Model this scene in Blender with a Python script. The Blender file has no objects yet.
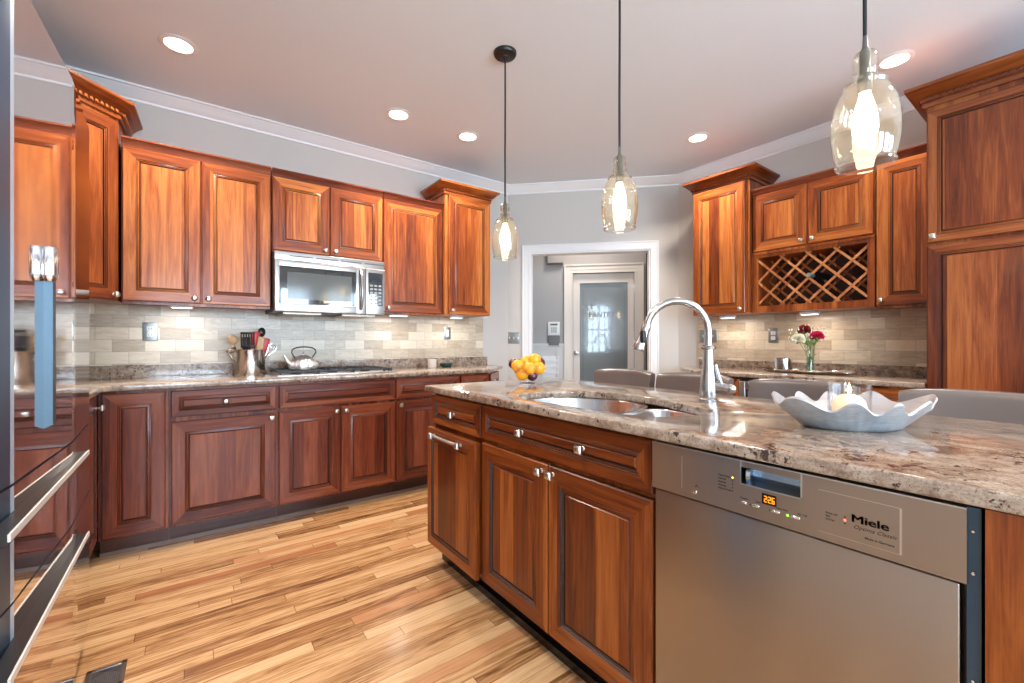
import bpy, bmesh, math, random
from mathutils import Vector, Matrix
random.seed(7)
PI = math.pi
SC = bpy.context.scene
COL = SC.collection

# ------------------------------------------------------------------ camera, world, light, exposure
cam_d = bpy.data.cameras.new('camera')
cam = bpy.data.objects.new('camera', cam_d)
COL.objects.link(cam)
cam_d.sensor_width = 36.0
cam_d.lens = 36.0 * 433.3 / 1024
cam_d.clip_start = 0.02
cam.location = (0, 0, 1.1335)
cam.rotation_euler = (PI / 2, 0, -math.radians(36.62))
cam_d.shift_y = 0.5 / 1024
SC.camera = cam

SC.view_settings.view_transform = 'Standard'
SC.view_settings.look = 'None'
SC.view_settings.gamma = 1
SC.view_settings.use_curve_mapping = False
SC.view_settings.exposure = 0.62
SC.cycles.transparent_max_bounces = 32

world = bpy.data.worlds.new('daylight')
SC.world = world
world.use_nodes = True
bgn = world.node_tree.nodes['Background']
bgn.inputs[0].default_value = (0.55, 0.78, 1.0, 1)
bgn.inputs[1].default_value = 1.5


def area(name, loc, rot, sx, sy, power, color):
    d = bpy.data.lights.new(name, 'AREA')
    d.shape = 'RECTANGLE'
    d.size, d.size_y = sx, sy
    d.energy = power
    d.color = color
    o = bpy.data.objects.new(name, d)
    COL.objects.link(o)
    o.location = loc
    o.rotation_euler = rot
    return o


DAY = (0.70, 0.87, 1.0)
REAR_WINS = [(-0.55, 0.55), (0.85, 1.95), (2.25, 3.35)]
for wa, wb in REAR_WINS:            # daylight just outside the rear windows
    area('window_daylight', ((wa + wb) / 2, -3.16, 1.50), (PI / 2, 0, 0), wb - wa - .04, 1.46, 85, DAY)
area('window_daylight', (-1.16, -1.6, 1.50), (PI / 2, 0, -PI / 2), 1.0, 1.46, 60, DAY)

WARM = (1.0, 0.90, 0.80)
LIGHTS = [(-0.05, 2.95), (1.18, 2.93), (1.74, 2.92), (3.2, 1.86), (3.22, 0.68),
          (0.55, -1.4), (2.4, -1.4), (0.14, 1.24), (2.4, -0.3)]  # unseen, added: fill lamps, and an aisle lamp for the dishwasher highlight

# ------------------------------------------------------------------ materials
def new_mat(name):
    m = bpy.data.materials.new(name)
    m.use_nodes = True
    return m, m.node_tree, m.node_tree.nodes['Principled BSDF']


def simple(name, col, rough=0.5, metal=0.0, emit=None, es=0.0, coat=0.0, spec=0.5, sss=0.0):
    m, nt, b = new_mat(name)
    b.inputs['Base Color'].default_value = (*col, 1)
    b.inputs['Roughness'].default_value = rough
    b.inputs['Metallic'].default_value = metal
    b.inputs['Coat Weight'].default_value = coat
    b.inputs['Specular IOR Level'].default_value = spec
    if emit:
        b.inputs['Emission Color'].default_value = (*emit, 1)
        b.inputs['Emission Strength'].default_value = es
    if sss:
        b.inputs['Subsurface Weight'].default_value = sss
        b.inputs['Subsurface Radius'].default_value = (.02, .01, .005)
    return m


class NT:
    """tiny node helper"""
    def __init__(s, nt):
        s.nt = nt

    def n(s, t, **kw):
        x = s.nt.nodes.new(t)
        for k, v in kw.items():
            setattr(x, k, v)
        return x

    def link(s, a, b):
        s.nt.links.new(a, b)

    def put(s, sock, v):
        if hasattr(v, 'type') and hasattr(v, 'links'):
            s.nt.links.new(v, sock)
        else:
            sock.default_value = v

    def math(s, op, a, b=0.0, c=0.0):
        x = s.n('ShaderNodeMath', operation=op)
        s.put(x.inputs[0], a)
        s.put(x.inputs[1], b)
        if op in ('MULTIPLY_ADD',):
            s.put(x.inputs[2], c)
        return x.outputs[0]

    def xyz(s, v):
        x = s.n('ShaderNodeSeparateXYZ')
        s.link(v, x.inputs[0])
        return x.outputs

    def comb(s, a, b, c):
        x = s.n('ShaderNodeCombineXYZ')
        for i, v in enumerate((a, b, c)):
            s.put(x.inputs[i], v)
        return x.outputs[0]

    def noise(s, vec, scale, detail=3, rough=.5, dist=0.0):
        x = s.n('ShaderNodeTexNoise')
        s.link(vec, x.inputs['Vector'])
        x.inputs['Scale'].default_value = scale
        x.inputs['Detail'].default_value = detail
        x.inputs['Roughness'].default_value = rough
        x.inputs['Distortion'].default_value = dist
        return x.outputs[0]

    def white(s, vec):
        x = s.n('ShaderNodeTexWhiteNoise', noise_dimensions='3D')
        s.link(vec, x.inputs['Vector'])
        return x.outputs['Value']

    def ramp(s, fac, stops, interp='LINEAR'):
        x = s.n('ShaderNodeValToRGB')
        s.link(fac, x.inputs[0])
        r = x.color_ramp
        r.interpolation = interp
        while len(r.elements) < len(stops):
            r.elements.new(0.5)
        for e, (p, c) in zip(r.elements, stops):
            e.position = p
            e.color = (*c, 1) if len(c) == 3 else c
        return x.outputs[0]

    def mix(s, fac, a, b, mode='MIX'):
        x = s.n('ShaderNodeMix', data_type='RGBA', blend_type=mode)
        s.put(x.inputs[0], fac)
        s.put(x.inputs[6], a if not isinstance(a, tuple) else (*a, 1)[:4])
        s.put(x.inputs[7], b if not isinstance(b, tuple) else (*b, 1)[:4])
        return x.outputs[2]

    def vmul(s, v, k):
        x = s.n('ShaderNodeVectorMath', operation='MULTIPLY')
        s.link(v, x.inputs[0])
        x.inputs[1].default_value = k
        return x.outputs[0]

    def vadd(s, v, w):
        x = s.n('ShaderNodeVectorMath', operation='ADD')
        s.link(v, x.inputs[0])
        s.put(x.inputs[1], w)
        return x.outputs[0]

    def bump(s, h, strength, dist, bsdf):
        x = s.n('ShaderNodeBump')
        x.inputs['Strength'].default_value = strength
        x.inputs['Distance'].default_value = dist
        s.link(h, x.inputs['Height'])
        s.link(x.outputs[0], bsdf.inputs['Normal'])


def wood(name, horiz=False, dark=(.085, .014, .004), mid=(.255, .056, .010), light=(.50, .165, .038), rough=.30, red=1.0):
    m, nt, b = new_mat(name)
    N = NT(nt)
    tc = N.n('ShaderNodeTexCoord')
    oi = N.n('ShaderNodeObjectInfo')
    off = N.math('MULTIPLY', oi.outputs['Random'], 23.0)
    v = N.vadd(tc.outputs['Object'], N.comb(off, off, off))
    o = N.xyz(v)
    xy = N.math('ADD', o[0], o[1])
    if horiz:
        g = N.vmul(v, (1.6, 1.6, 26))
        f = N.vmul(v, (9, 9, 320))
        st = N.math('FLOOR', N.math('MULTIPLY', o[2], 1 / .11))
    else:
        g = N.vmul(v, (26, 26, 1.6))
        f = N.vmul(v, (320, 320, 9))
        st = N.math('FLOOR', N.math('MULTIPLY', xy, 1 / .088))
    sv = N.white(N.comb(st, off, 0.0))
    gg = N.vadd(g, N.comb(N.math('MULTIPLY', sv, 9.0), 0.0, N.math('MULTIPLY', sv, 5.0)))
    n1 = N.noise(gg, 1.0, 5, .6, 1.6)
    n2 = N.noise(f, 1.0, 2, .6, 0)
    fac = N.math('ADD', N.math('MULTIPLY', n1, .60), N.math('MULTIPLY', n2, .24))
    fac = N.math('ADD', fac, N.math('MULTIPLY', sv, .28))
    col = N.ramp(fac, [(.36, dark), (.55, mid), (.76, light)])
    N.link(col, b.inputs['Base Color'])
    b.inputs['Roughness'].default_value = rough
    b.inputs['Specular IOR Level'].default_value = .35
    b.inputs['Coat Weight'].default_value = .12
    b.inputs['Coat Roughness'].default_value = .14
    N.bump(n2, .06, .001, b)
    return m


W_V = wood('cherry_upright_grain')
W_H = wood('cherry_level_grain', True)
D = dict(dark=(.060, .011, .006), mid=(.155, .032, .013), light=(.28, .078, .032), rough=.27)  # window light's cool, purplish cast put into the base cabinets' colour
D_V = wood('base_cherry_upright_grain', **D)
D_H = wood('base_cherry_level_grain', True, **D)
GLAZE = simple('dark_glaze', (.018, .006, .004), .4)
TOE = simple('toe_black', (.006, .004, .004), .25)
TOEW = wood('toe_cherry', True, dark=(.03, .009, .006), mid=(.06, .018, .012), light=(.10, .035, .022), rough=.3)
LAT = wood('lattice_cherry', False, dark=(.20, .05, .015), mid=(.42, .15, .05), light=(.60, .26, .11))
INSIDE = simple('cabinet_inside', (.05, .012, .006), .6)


def granite(name):
    m, nt, b = new_mat(name)
    N = NT(nt)
    tc = N.n('ShaderNodeTexCoord')
    v = tc.outputs['Object']
    geo = N.n('ShaderNodeNewGeometry')
    p = geo.outputs['Position']
    flow = N.noise(N.vmul(p, (2.4, 1.0, 1.6)), 3.6, 5, .62, 1.2)
    mot = N.noise(N.vmul(p, (1.5, 1.0, 1.3)), 24, 6, .70, .5)
    k = N.math('ADD', N.math('MULTIPLY', flow, .42), N.math('MULTIPLY', mot, .58))
    base = N.ramp(k, [(.34, (.080, .048, .036)), (.43, (.19, .125, .088)), (.52, (.33, .25, .185)), (.64, (.47, .39, .31))])
    fine = N.noise(p, 210, 3, .6, 0)
    base = N.mix(N.ramp(fine, [(.38, (.55, .55, .55)), (.50, (0, 0, 0))]), base, (.13, .085, .07))
    sp = N.noise(p, 62, 4, .68, .3)
    big = N.noise(p, 9, 3, .6, .6)
    k2 = N.math('ADD', N.math('MULTIPLY', sp, .62), N.math('MULTIPLY', big, .38))
    spk = N.ramp(k2, [(.405, (1, 1, 1)), (.44, (0, 0, 0))])
    col = N.mix(spk, base, (.045, .022, .018))
    N.link(col, b.inputs['Base Color'])
    b.inputs['Roughness'].default_value = .13
    b.inputs['Coat Weight'].default_value = .2
    b.inputs['Coat Roughness'].default_value = .03
    return m


GRAN = granite('granite')


def floor_mat():
    m, nt, b = new_mat('oak_strip_floor')
    N = NT(nt)
    geo = N.n('ShaderNodeNewGeometry')
    o = N.xyz(geo.outputs['Position'])
    W, L = .057, .85
    yr = N.math('MULTIPLY', o[1], 1 / W)
    row = N.math('FLOOR', yr)
    fy = N.math('FRACT', yr)
    r1 = N.white(N.comb(row, 3.3, 0.0))
    xr = N.math('ADD', N.math('MULTIPLY', o[0], 1 / L), N.math('MULTIPLY', r1, 11.0))
    idx = N.math('FLOOR', xr)
    fx = N.math('FRACT', xr)
    r2 = N.white(N.comb(row, idx, 7.7))
    r3 = N.white(N.comb(idx, row, 2.1))
    gv = N.comb(N.math('ADD', N.math('MULTIPLY', o[0], 2.2), N.math('MULTIPLY', r2, 40.0)), N.math('MULTIPLY', o[1], 34.0), r3)
    g = N.noise(gv, 1.0, 5, .62, 2.0)
    fv = N.comb(N.math('MULTIPLY', o[0], 18.0), N.math('MULTIPLY', o[1], 420.0), r2)
    fine = N.noise(fv, 1.0, 2, .6, 0)
    f = N.math('ADD', N.math('MULTIPLY', g, .66), N.math('MULTIPLY', fine, .20))
    f = N.math('ADD', f, N.math('MULTIPLY', N.math('SUBTRACT', r2, .5), .30))
    col = N.ramp(f, [(.22, (.13, .052, .018)), (.34, (.33, .16, .062)), (.46, (.53, .31, .145)), (.68, (.66, .45, .25))])
    red = N.ramp(r3, [(.84, (0, 0, 0)), (.93, (.55, .55, .55))])
    col = N.mix(red, col, (.40, .15, .06))
    s1 = N.math('LESS_THAN', fy, .035)
    s2 = N.math('LESS_THAN', fx, .0032)
    seam = N.math('MAXIMUM', s1, s2)
    col = N.mix(N.math('MULTIPLY', seam, .72), col, (.10, .035, .012))
    N.link(col, b.inputs['Base Color'])
    b.inputs['Roughness'].default_value = .27
    b.inputs['Coat Weight'].default_value = .25
    b.inputs['Coat Roughness'].default_value = .12
    N.bump(N.math('SUBTRACT', fine, seam), .12, .0015, b)
    return m


FLOOR = floor_mat()


def tile_mat(name, axis, tint=(1, 1, 1)):
    m, nt, b = new_mat(name)
    N = NT(nt)
    geo = N.n('ShaderNodeNewGeometry')
    o = N.xyz(geo.outputs['Position'])
    v = N.comb(o[axis], o[2], 0.0)
    W, H = .155, .0765
    row = N.math('FLOOR', N.math('MULTIPLY', N.math('SUBTRACT', o[2], .995), 1 / H))
    fr = N.math('FRACT', N.math('MULTIPLY', N.math('SUBTRACT', o[2], .995), 1 / H))
    shift = N.math('MULTIPLY', N.math('MODULO', N.math('ADD', row, 10.0), 2.0), .5)
    xr = N.math('ADD', N.math('MULTIPLY', o[axis], 1 / W), shift)
    idx = N.math('FLOOR', xr)
    fx = N.math('FRACT', xr)
    r = N.white(N.comb(row, idx, 1.0))
    n = N.noise(N.comb(N.math('MULTIPLY', o[axis], 6.0), N.math('MULTIPLY', o[2], 24.0), r), 2.0, 5, .6, .8)
    f = N.math('ADD', N.math('MULTIPLY', n, .6), N.math('MULTIPLY', r, .42))
    c = [(.34, .275, .205), (.50, .42, .33), (.66, .58, .47), (.74, .67, .57)]
    c = [tuple(a * t for a, t in zip(q, tint)) for q in c]
    col = N.ramp(f, [(.18, c[0]), (.42, c[1]), (.62, c[2]), (.85, c[3])])
    g = N.math('MAXIMUM', N.math('LESS_THAN', fr, .04), N.math('LESS_THAN', fx, .02))
    col = N.mix(N.math('MULTIPLY', g, .6), col, (.30, .25, .20))
    N.link(col, b.inputs['Base Color'])
    b.inputs['Roughness'].default_value = .28
    N.bump(N.math('SUBTRACT', N.math('MULTIPLY', n, .2), g), .25, .002, b)
    return m


TILE_B = tile_mat('travertine_back', 0, (1.0, .98, .93))
TILE_R = tile_mat('travertine_right', 1, (1.0, .93, .84))


def paint(name, col, bump=.1, scale=160, rough=.6):
    m, nt, b = new_mat(name)
    N = NT(nt)
    geo = N.n('ShaderNodeNewGeometry')
    b.inputs['Base Color'].default_value = (*col, 1)
    b.inputs['Roughness'].default_value = rough
    n = N.noise(geo.outputs['Position'], scale, 3, .6)
    N.bump(n, bump, .003, b)
    return m


WALLP = paint('wall_paint', (.55, .515, .475), .06)
CEILP = paint('ceiling_paint', (.72, .755, .79), .22, 110)
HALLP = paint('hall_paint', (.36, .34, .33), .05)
TRIMP = simple('trim_white', (.78, .77, .76), .35)
DOORP = simple('door_white', (.70, .64, .58), .38)


def brushed(name, col, rough, axis, amount=.10, bmp=.03):
    m, nt, b = new_mat(name)
    N = NT(nt)
    tc = N.n('ShaderNodeTexCoord')
    k = [900, 900, 900]
    k[axis] = 6
    n = N.noise(N.vmul(tc.outputs['Object'], tuple(k)), 1.0, 2, .5)
    r = N.math('ADD', N.math('MULTIPLY', n, amount), rough - amount / 2)
    N.link(r, b.inputs['Roughness'])
    b.inputs['Base Color'].default_value = (*col, 1)
    b.inputs['Metallic'].default_value = 1
    N.bump(n, bmp, .0006, b)
    return m


STEEL = brushed('brushed_steel', (.43, .41, .395), .30, 0)
STEEL_DW = brushed('dishwasher_steel', (.37, .315, .275), .30, 0, .06, .05)
_b = STEEL_DW.node_tree.nodes['Principled BSDF']
_b.inputs['Anisotropic'].default_value = .7
_N = NT(STEEL_DW.node_tree)
_N.link(_N.comb(0.0, 0.0, 1.0), _b.inputs['Tangent'])
MIRROR = simple('polished_steel', (.80, .76, .74), .035, 1)
FRIDGE_M = simple('fridge_steel', (.80, .76, .75), .045, 1)
SIDE_M = simple('fridge_side_blue_sheen', (.16, .24, .36), .42, 1)  # steel tinted blue: window reflection put into the colour
CHROME = simple('chrome', (.75, .76, .78), .12, 1)
NICKEL = simple('satin_nickel', (.62, .61, .58), .28, 1)
BLACK = simple('black_plastic', (.012, .012, .014), .35)
IRON = simple('cast_iron', (.015, .015, .016), .5)
BRONZE = simple('dark_bronze', (.035, .03, .026), .35, .6)
CORD = simple('black_cord', (.01, .01, .01), .7)
GLASSBLK = simple('black_glass', (.02, .024, .028), .05, 0, coat=1.0, spec=1.0)
BLUEBLK = simple('black_rubber_blue_sheen', (.02, .045, .07), .35)  # black filler with the window's blue reflection put into its colour
LEATHER = simple('taupe_leather', (.125, .095, .083), .24, spec=.9)
LEGW = simple('espresso_wood', (.03, .014, .009), .35)
WHITEP = simple('white_plastic', (.72, .72, .70), .4)
PLATE = simple('pewter_plate', (.33, .36, .36), .3, .8)
ORANGE = None


def thin_glass(name, tint=(.97, .97, .97), refl=1.0):
    m = bpy.data.materials.new(name)
    m.use_nodes = True
    nt = m.node_tree
    for n in list(nt.nodes):
        nt.nodes.remove(n)
    N = NT(nt)
    out = N.n('ShaderNodeOutputMaterial')
    tr = N.n('ShaderNodeBsdfTransparent')
    tr.inputs[0].default_value = (*tint, 1)
    gl = N.n('ShaderNodeBsdfGlossy')
    gl.inputs['Roughness'].default_value = .02
    lw = N.n('ShaderNodeLayerWeight')
    lw.inputs[0].default_value = .5
    f = N.math('ADD', N.math('MULTIPLY', N.math('POWER', lw.outputs['Facing'], 3.0), .55 * refl), .035 * refl)
    mx = N.n('ShaderNodeMixShader')
    N.link(f, mx.inputs[0])
    N.link(tr.outputs[0], mx.inputs[1])
    N.link(gl.outputs[0], mx.inputs[2])
    N.link(mx.outputs[0], out.inputs[0])
    return m


GLASS = thin_glass('clear_glass', (.97, .975, .98), 1.7)
SHADEG = thin_glass('smoky_glass', (.965, .945, .90), 1.5)
_nt = SHADEG.node_tree
_N = NT(_nt)
_out = [n for n in _nt.nodes if n.type == 'OUTPUT_MATERIAL'][0]
_src = _out.inputs[0].links[0].from_socket
_tl = _N.n('ShaderNodeBsdfTranslucent')
_tl.inputs[0].default_value = (.95, .90, .80, 1)
_mx = _N.n('ShaderNodeMixShader')
_mx.inputs[0].default_value = .022
_N.link(_src, _mx.inputs[1])
_N.link(_tl.outputs[0], _mx.inputs[2])
_N.link(_mx.outputs[0], _out.inputs[0])
WINGLASS = thin_glass('window_glass', (.95, .97, 1), .5)


def emit(name, col, s):
    m = bpy.data.materials.new(name)
    m.use_nodes = True
    nt = m.node_tree
    for n in list(nt.nodes):
        nt.nodes.remove(n)
    N = NT(nt)
    out = N.n('ShaderNodeOutputMaterial')
    e = N.n('ShaderNodeEmission')
    e.inputs[0].default_value = (*col, 1)
    e.inputs[1].default_value = s
    N.link(e.outputs[0], out.inputs[0])
    return m


BULB = emit('glowing_bulb', (1.0, .80, .52), 14)
DOWN = emit('downlight_lens', (1.0, .90, .76), 9)
UCL = emit('under_cabinet_lens', (1.0, .92, .82), 2.5)
LED_A = emit('amber_segments', (1.0, .26, .01), 1.5)
LED_G = emit('green_led', (.3, 1.0, .05), 2.0)
LED_R = emit('red_led', (1.0, .15, .10), 2.0)
LED_O = emit('amber_led', (1.0, .6, .15), 2.0)
FLAME = emit('flame', (1.0, .62, .22), 25)


# ------------------------------------------------------------------ mesh builder
class MB:
    def __init__(s):
        s.v, s.f, s.m, s.sm = [], [], [], []

    def vert(s, p):
        s.v.append(tuple(p))
        return len(s.v) - 1

    def face(s, idx, mat=0, smooth=False):
        s.f.append(tuple(idx))
        s.m.append(mat)
        s.sm.append(smooth)

    def box(s, a, b, mat=0, T=None):
        x0, y0, z0 = a
        x1, y1, z1 = b
        P = [(x0, y0, z0), (x1, y0, z0), (x1, y1, z0), (x0, y1, z0), (x0, y0, z1), (x1, y0, z1), (x1, y1, z1), (x0, y1, z1)]
        if T is not None:
            P = [tuple(T @ Vector(p)) for p in P]
        i = [s.vert(p) for p in P]
        for q in ((0, 3, 2, 1), (4, 5, 6, 7), (0, 1, 5, 4), (1, 2, 6, 5), (2, 3, 7, 6), (3, 0, 4, 7)):
            s.face([i[k] for k in q], mat)
        return s

    def rbox(s, a, b, r=.01, mat=0, seg=3, T=None):
        bm = bmesh.new()
        bmesh.ops.create_cube(bm, size=1)
        c = [(a[k] + b[k]) / 2 for k in range(3)]
        d = [abs(b[k] - a[k]) for k in range(3)]
        for v in bm.verts:
            v.co = Vector([c[k] + v.co[k] * d[k] for k in range(3)])
        r = min(r, min(d) * .49)
        bmesh.ops.bevel(bm, geom=list(bm.edges), offset=r, segments=seg, affect='EDGES', profile=.5)
        s.add_bm(bm, mat, True, T)
        bm.free()
        return s

    def add_bm(s, bm, mat=0, smooth=True, T=None):
        bm.verts.index_update()
        base = len(s.v)
        for v in bm.verts:
            s.v.append(tuple(T @ v.co) if T is not None else tuple(v.co))
        for f in bm.faces:
            s.face([base + v.index for v in f.verts], mat, smooth)

    def loft(s, rings, mat=0, smooth=True, cap=True, closed=True):
        ids = [[s.vert(p) for p in r] for r in rings]
        n = len(ids[0])
        for a, b in zip(ids, ids[1:]):
            for k in range(n if closed else n - 1):
                s.face((a[k], a[(k + 1) % n], b[(k + 1) % n], b[k]), mat, smooth)
        if cap and closed:
            s.face(list(reversed(ids[0])), mat)
            s.face(ids[-1], mat)
        return s

    def lathe(s, prof, seg=24, c=(0, 0, 0), mat=0, T=None, mod=None, cap=True):
        """profile (r, z); mod(theta, r, z) -> r multiplier"""
        rings = []
        for r, z in prof:
            ring = []
            for k in range(seg):
                t = 2 * PI * k / seg
                rr = max(r, 1e-5) * (mod(t, r, z) if mod else 1)
                p = Vector((c[0] + rr * math.cos(t), c[1] + rr * math.sin(t), c[2] + z))
                ring.append(tuple(T @ p) if T is not None else tuple(p))
            rings.append(ring)
        return s.loft(rings, mat, True, cap)

    def tube(s, pts, r, seg=10, mat=0, cap=True):
        pts = [Vector(p) for p in pts]
        n = len(pts)
        rs = r if isinstance(r, (list, tuple)) else [r] * n
        rings = []
        up = None
        for i, p in enumerate(pts):
            d = (pts[min(i + 1, n - 1)] - pts[max(i - 1, 0)]).normalized()
            if up is None:
                up = Vector((0, 0, 1)) if abs(d.z) < .9 else Vector((1, 0, 0))
            a = d.cross(up)
            if a.length < 1e-6:
                a = d.cross(Vector((0, 1, 0)))
            a.normalize()
            b = a.cross(d).normalized()
            up = b
            rings.append([tuple(p + (a * math.cos(2 * PI * k / seg) + b * math.sin(2 * PI * k / seg)) * rs[i]) for k in range(seg)])
        return s.loft(rings, mat, True, cap)

    def ball(s, c, r, mat=0, sub=2, sc=(1, 1, 1), fn=None):
        bm = bmesh.new()
        bmesh.ops.create_icosphere(bm, subdivisions=sub, radius=1)
        for v in bm.verts:
            k = fn(v.co) if fn else 1
            v.co = Vector([c[i] + v.co[i] * r * sc[i] * k for i in range(3)])
        s.add_bm(bm, mat, True)
        bm.free()
        return s

    def sweep(s, path, prof, mat=0, mats=None):
        """prof closed polygon [(out, z)], out along the right hand normal of the path"""
        P = [Vector((p[0], p[1])) for p in path]
        n = len(P)
        rings = []
        for i in range(n):
            ds = []
            if i > 0:
                ds.append((P[i] - P[i - 1]).normalized())
            if i < n - 1:
                ds.append((P[i + 1] - P[i]).normalized())
            ns = [Vector((d.y, -d.x)) for d in ds]
            m = ns[0] if len(ns) == 1 else (ns[0] + ns[1]) / (1 + ns[0].dot(ns[1]))
            rings.append([(P[i].x + m.x * o, P[i].y + m.y * o, z) for o, z in prof])
        s.loft(rings, mat, False, True)
        return s

    def prism(s, pts, z0, z1, mat=0):
        a = [s.vert((x, y, z0)) for x, y in pts]
        b = [s.vert((x, y, z1)) for x, y in pts]
        n = len(pts)
        s.face(list(reversed(a)), mat)
        s.face(b, mat)
        for k in range(n):
            s.face((a[k], a[(k + 1) % n], b[(k + 1) % n], b[k]), mat)
        return s

    def text(s, body, x, y, z, size, mat=0, align='LEFT', bold=0.0, shear=0.0, sx=1.0, ext=.0002):
        cu = bpy.data.curves.new('t', 'FONT')
        cu.body = body
        cu.size = size
        cu.extrude = ext
        cu.offset = bold
        cu.shear = shear
        cu.align_x = align
        cu.resolution_u = 3
        o = bpy.data.objects.new('t', cu)
        COL.objects.link(o)
        dg = bpy.context.evaluated_depsgraph_get()
        me = bpy.data.meshes.new_from_object(o.evaluated_get(dg))
        base = len(s.v)
        for v in me.vertices:
            s.v.append((x + v.co.x * sx, y - v.co.z, z + v.co.y))
        for p in me.polygons:
            s.face([base + k for k in p.vertices], mat)
        bpy.data.objects.remove(o)
        bpy.data.curves.remove(cu)
        bpy.data.meshes.remove(me)
        return s

    def build(s, name, mats, parent=None, loc=None, rotz=0.0, label=None):
        me = bpy.data.meshes.new(name)
        me.from_pydata(s.v, [], s.f)
        if not isinstance(mats, (list, tuple)):
            mats = [mats]
        for m in mats:
            me.materials.append(m)
        me.polygons.foreach_set('material_index', s.m)
        me.polygons.foreach_set('use_smooth', s.sm)
        bm = bmesh.new()
        bm.from_mesh(me)
        bmesh.ops.recalc_face_normals(bm, faces=bm.faces)
        bm.to_mesh(me)
        bm.free()
        me.set_sharp_from_angle(angle=math.radians(42))
        me.update()
        o = bpy.data.objects.new(name, me)
        COL.objects.link(o)
        if parent:
            o.parent = parent
        if loc is not None:
            o.location = loc
        o.rotation_euler = (0, 0, rotz)
        if label:
            o['label'] = label
        return o


def tag(o, label, cat, group=None, kind=None):
    o['label'] = label
    o['category'] = cat
    if group:
        o['group'] = group
    if kind:
        o['kind'] = kind
    return o


def thing(name, label, cat, loc=(0, 0, 0), rotz=0.0, group=None):
    o = bpy.data.objects.new(name, None)
    COL.objects.link(o)
    o.location = loc
    o.rotation_euler = (0, 0, rotz)
    o.empty_display_size = .05
    return tag(o, label, cat, group)


def struct(o):
    o['kind'] = 'structure'
    return o


def copy_tree(o, parent=None, loc=None, rotz=None):
    c = o.copy()
    COL.objects.link(c)
    c.parent = parent
    if loc is not None:
        c.location = loc
    if rotz is not None:
        c.rotation_euler = (0, 0, rotz)
    for ch in list(o.children):
        copy_tree(ch, c)
    return c


# ------------------------------------------------------------------ the room
CH = Vector((2.65, 3.635))
CE = Vector((3.82, 2.42))
CD = (CE - CH).normalized()
CN = Vector((-CD.y, CD.x))           # pointing away from the kitchen
CROT = math.atan2(CD.y, CD.x)
CLEN = (CE - CH).length
H = 2.74

struct(MB().box((-1.3, -3.3, -.05), (6.2, 6.2, 0)).build('floor', FLOOR))
struct(MB().box((-1.3, -3.3, H), (6.2, 6.2, H + .05)).build('ceiling', CEILP))
struct(MB().box((-1.12, 3.635, 0), (2.70, 3.755, H)).build('wall_back', WALLP))
struct(MB().box((3.82, -3.12, 0), (3.94, 2.42, H)).build('wall_right', WALLP))
mb = MB()
mb.box((-1.12, -3.0, 0), (-1.0, -2.1, H))
mb.box((-1.12, -1.1, 0), (-1.0, 3.635, H))
mb.box((-1.12, -2.1, 0), (-1.0, -1.1, .75))
mb.box((-1.12, -2.1, 2.22), (-1.0, -1.1, H))
struct(mb.build('wall_left', WALLP))
mb = MB()
xs = [-1.12] + [k for w in REAR_WINS for k in w] + [3.94]
for i in range(0, len(xs), 2):
    mb.box((xs[i], -3.12, 0), (xs[i + 1], -3.0, H))
for a, b_ in REAR_WINS:
    mb.box((a, -3.12, 0), (b_, -3.0, .75))
    mb.box((a, -3.12, 2.22), (b_, -3.0, H))
struct(mb.build('wall_rear', WALLP))
# opening wall (local frame, x along the wall, y away from the kitchen)
O0, O1, OT = .23, 1.423, 2.05
mb = MB()
mb.box((0, 0, 0), (O0, .12, H))
mb.box((O1, 0, 0), (CLEN, .12, H))
mb.box((O0, 0, OT), (O1, .12, H))
struct(mb.build('wall_opening', WALLP, loc=(CH.x, CH.y, 0), rotz=CROT))


def window(n, w, loc, rotz):
    """local: x along the window, y=0 at the room face, frame centred in the wall"""
    r = bpy.data.objects.new('window_%d' % n, None)
    COL.objects.link(r)
    r.location = loc
    r.rotation_euler = (0, 0, rotz)
    r['kind'] = 'structure'
    z0, z1 = .75, 2.22
    m = MB()
    m.box((0, .03, z0), (.05, .09, z1)).box((w - .05, .03, z0), (w, .09, z1))
    m.box((.05, .03, z0), (w - .05, .09, z0 + .05)).box((.05, .03, z1 - .05), (w - .05, .09, z1))
    m.box((.05, .04, 1.46), (w - .05, .08, 1.51)).box((w / 2 - .03, .04, z0 + .05), (w / 2 + .03, .08, z1 - .05))
    for q in (.25, .75):
        m.box((w * q - .01, .05, z0 + .05), (w * q + .01, .07, z1 - .05))
    for z in (1.11, 1.86):
        m.box((.05, .05, z - .01), (w - .05, .07, z + .01))
    m.build('window_frame', TRIMP, r)
    MB().box((.05, .058, z0 + .05), (w - .05, .062, z1 - .05)).build('pane', WINGLASS, r)
    m = MB()
    m.box((-.08, -.02, z0 - .03), (0, .0, z1 + .08)).box((w, -.02, z0 - .03), (w + .08, 0, z1 + .08))
    m.box((0, -.02, z1), (w, 0, z1 + .08)).box((-.1, -.045, z0 - .03), (w + .1, 0, z0))
    m.build('window_casing', TRIMP, r)


for i, (a, b_) in enumerate(REAR_WINS):
    window(i + 1, b_ - a, (b_, -3.0, 0), PI)
window(4, 1.0, (-1.0, -2.1, 0), PI / 2)

# crown moulding right round the kitchen
prof = [(0, H - .082), (.010, H - .082), (.013, H - .068), (.022, H - .062), (.038, H - .040), (.058, H - .026), (.066, H - .014), (.078, H - .012), (.078, H), (0, H)]
o = MB().sweep([(-1.0, -3.0), (-1.0, 3.635), (2.65, 3.635), (3.82, 2.42), (3.82, -3.0), (-1.0, -3.0)], prof).build('trim_1', TRIMP)
struct(o)
# casing of the opening
cp = [(0, 0), (0, -.020), (.012, -.024), (.020, -.018), (.060, -.016), (.070, -.008), (.078, -.008), (.078, 0)]


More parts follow.
